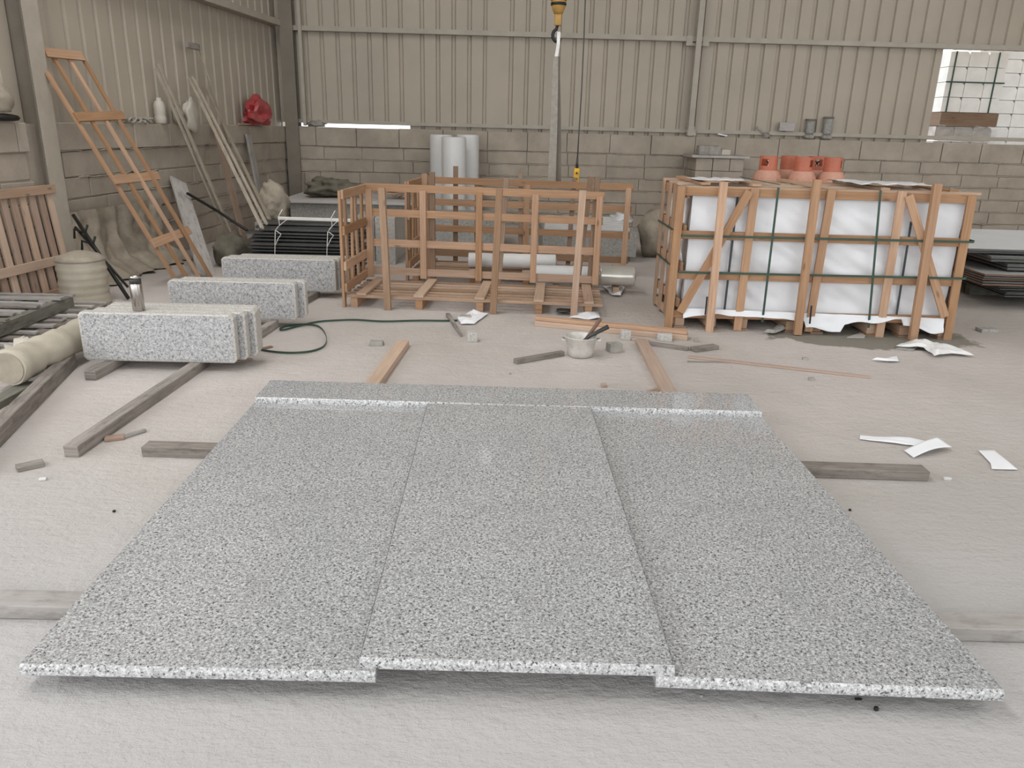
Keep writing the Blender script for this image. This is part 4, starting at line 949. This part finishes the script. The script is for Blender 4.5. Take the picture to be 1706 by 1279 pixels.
flo('wood_offcut', (205, 728), (242, 716), .025, .016, 'old_pale', 'curved pale splinter beside the pale offcut')
flo('wood_offcut', (27, 780), (73, 770), .055, .022, 'old', 'flat grey offcut on the open floor at the left')
flo('wood_chip', (65, 798), (78, 797), .02, .012, 'slab_thin', 'tiny white chip in front of the flat grey offcut')
flo('wood_offcut', (392, 602), (420, 597), .03, .008, 'plank_pink', 'thin brown wood strip at the right foot of the nearest kerb stack')
flo('wood_offcut', (436, 581), (453, 577), .03, .012, 'pine_dark', 'small brown wood scrap inside the curl of the green strap')
flo('wood_offcut', (1075, 655), (1098, 648), .05, .01, 'pine_pale', 'pale triangular splinter beside the dusty plank')
def cube(px, py, s_, a, mat, label, h=None, name='granite_cube', cat='stone cube'):
    p = at(px, py, 0); h = h or s_[1]; R = rotz(a)
    return tag(MB().box(-s_[0]/2, s_[0]/2, -s_[1]/2, s_[1]/2, 0, h, R, p+Vector((0, s_[1]/2, 0))).build(name, mat, bevel=.004), label, cat)
cube(786, 570, (.075, .07), .1, 'gr_saw', 'pale granite cube on the floor between the near crate and the slabs')
cube(1043, 567, (.075, .07), -.1, 'gr_saw', 'pale granite cube leaning near the end of the pine boards')
cube(1108, 569, (.11, .06), -.15, 'gr_saw', 'long pale granite piece in front of the pine boards', .055)
cube(1024, 588, (.095, .08), .35, 'rubble', 'dark brown stone block right of the mortar pot', .065, 'stone_block', 'stone block')
def stone(px, py, r, label, mat='rubble', seed=1, name='stone_chip'): return tag(MB().chunk(at(px, py, r[2]), r, seed).build(name, mat, bevel=.003), label, 'stone chip')
stone(627, 571, (.055, .03, .018), 'dark flat stone chip left of the new pine plank', 'rubble', 2)
stone(1645, 549, (.085, .05, .016), 'flat dark stone chip on the floor left of the right edge below the slab pile', 'gr_dark', 4)
stone(1352, 631, (.022, .015, .01), 'tiny stone below the long thin lath', 'rubble', 5)
stone(1341, 597, (.02, .015, .01), 'tiny stone above the long thin lath', 'rubble', 6)
stone(1160, 566, (.02, .012, .015), 'tiny dark chip behind the short grey batten', 'rubble', 7)
stone(1006, 641, (.022, .02, .012), 'pinkish pebble just behind the granite strip', 'plank_pink', 8)
stone(850, 622, (.008, .008, .006), 'tiny pebble on the bare floor behind the strip', 'rubble', 9)
stone(775, 528, (.05, .03, .02), 'grey stone under the crumpled paper sheet', 'rubble', 10)
stone(1460, 1180, (.007, .006, .006), 'tiny black crumb in front of the right slab', 'blackmetal', 11)
stone(1430, 1164, (.012, .003, .003), 'thin black sliver in front of the right slab', 'blackmetal', 12)
stone(1258, 1192, (.005, .004, .003), 'small dark grain in front of the right slab corner', 'rubble', 13)
stone(1168, 1159, (.006, .004, .004), 'small grey grain under the corner of the right slab', 'rubble', 14)
stone(1579, 797, (.02, .008, .006), 'tiny pale chip below the folded paper strip', 'slab_thin', 15)
stone(1416, 849, (.006, .006, .005), 'tiny dark chip beside the right slab edge', 'blackmetal', 16)
stone(190, 851, (.006, .006, .005), 'tiny chip on the left open floor', 'blackmetal', 17)

# mortar pot with trowel handles
pp = at(968, 598, 0); pp.y += .085
t = thing('mortar_pot', pp, 'dented aluminium pot of mortar with two tool handles sticking out', 'pot')
MB().lathe([(.075, 0), (.088, .008), (.094, .04), (.108, .135), (.116, .142), (.113, .146), (.104, .138), (.090, .05), (.085, .04)], pp, 36, .02).build('pot_body', 'alu', t)
MB().lathe([(.01, .085), (.098, .088), (.098, .075)], pp, 30, .02).build('mortar_fill', 'mortar', t)
for s_ in (-1, 1):
    c = pp+Vector((s_*.112, -.02, .12)); MB().tube([c+Vector((0, -.035, 0)), c+Vector((s_*.022, -.025, .008)), c+Vector((s_*.022, .025, .008)), c+Vector((0, .035, 0))], .005, 8).build('handle', 'alu', t)
t = thing('trowel', pp+Vector((.02, 0, .09)), 'dark handled trowel standing in the mortar pot, lower of the two handles', 'trowel')
MB().tube([pp+Vector((.01, .0, .10)), pp+Vector((.07, .01, .145)), pp+Vector((.19, .03, .205))], [.010, .013, .016], 10).build('handle', 'black', t)
MB().bar(pp+Vector((-.05, 0, .085)), pp+Vector((.02, 0, .10)), .06, .004, (0, 1, 0), .03).build('blade', 'inox', t)
t = thing('pointing_tool', pp+Vector((.03, .02, .09)), 'brown handled tool standing in the mortar pot, upper of the two handles', 'trowel')
MB().tube([pp+Vector((.03, .05, .10)), pp+Vector((.07, .05, .15)), pp+Vector((.135, .05, .255))], [.006, .012, .014], 10).build('handle', 'brown', t)

# ------------------------------------------------------------------ outside, beyond the back wall opening: stacks of kerb blocks
def pile(x0, y0, ncol, rows, z0, bw, bh, mat, label, wrap=False):
    t = thing('block_stack', (x0, y0, 0), label, 'block stack', 'block stacks in the yard')
    for r in range(rows):
        for k in range(ncol):
            x = x0+k*bw+(.0 if r % 1 else 0)
            a, b_, z = x+.004, x+bw-.004, z0+r*bh
            # trapezoid-notched kerb ends: one upper corner cut away
            pts = [(a, z+.004), (b_, z+.004), (b_, z+bh-.05), (b_-.04, z+bh-.004), (a, z+bh-.004)]
            mb = MB(); F = [mb.bm.verts.new((px_, y0, pz)) for px_, pz in pts]; Bk = [mb.bm.verts.new((px_, y0+.9, pz)) for px_, pz in pts]; mb.bm.faces.new(F); mb.bm.faces.new(Bk[::-1])
            for i in range(5): mb.bm.faces.new((F[i], F[(i+1) % 5], Bk[(i+1) % 5], Bk[i]))
            mb.build('kerb_block', mat, t)
    return t
pa = aty(1568, 200, 14.2).x; pbx = aty(1672, 200, 14.2).x; bw_ = (pbx-pa-.15)/3+.02
t1 = pile(pbx-3.4*bw_, 14.2, 3, 4, 1.95, bw_, .245, 'stone_pale', 'upper strapped pallet of pale kerb blocks outside the wall opening')
MB().box(pbx-3.4*bw_, pbx-.4*bw_, 14.15, 15.1, 1.72, 1.945).build('pallet_board', 'pine_dark', t1)
for zz_ in (2.43,): MB().box(pbx-3.41*bw_, pbx-.38*bw_, 14.185, 14.195, zz_, zz_+.022).build('strap', 'strap', t1)
for q in (.25, 2.45): MB().box(pbx-3.4*bw_+q*bw_, pbx-3.4*bw_+q*bw_+.02, 14.18, 14.195, 1.95, 2.93).build('strap', 'strap', t1)
t2 = pile(pbx-3.4*bw_, 14.25, 3, 7, .0, bw_, .245, 'stone_wrap', 'lower film-wrapped pallet of grey kerb blocks outside the wall opening')
mb = MB(); mb.grid(lambda u, v: Vector((pbx-3.45*bw_+u*3.1*bw_, 14.17+.05*noise.noise(Vector((u*9, v*9, 2)))-.02, 1.30+.44*v)), 40, 24); mb.build('plastic_wrap', 'film', t2)
pile(pbx-.25*bw_, 15.2, 7, 14, .1, .42, .235, 'stone_pale', 'bright tall stack of pale kerb blocks behind the strapped pallet outside')

# folded dusty tarp hanging on the foot of the left wall
mb = MB()
def tarp(u, v):
    a = 4.0+u*1.75; f = .035*math.sin(u*38+2*noise.noise(Vector((u*6, v*2, 1)))*2)+.03*noise.noise(Vector((u*14, v*5, 3)))
    z = .66*(1-v)**.9; out = .07+.30*max(0, v-.45)**1.5+f*(.35+v)
    z = max(z, .012+.03*abs(noise.noise(Vector((u*10, v*12, 6))))); return lw(a, max(.02, out+(.22*max(0, v-.8)/.2)), z)
mb.grid(tarp, 120, 40); tag(mb.build('hanging_tarp', 'sack'), 'dusty folded tarp hanging on the lower left wall behind the steel flask', 'tarp')
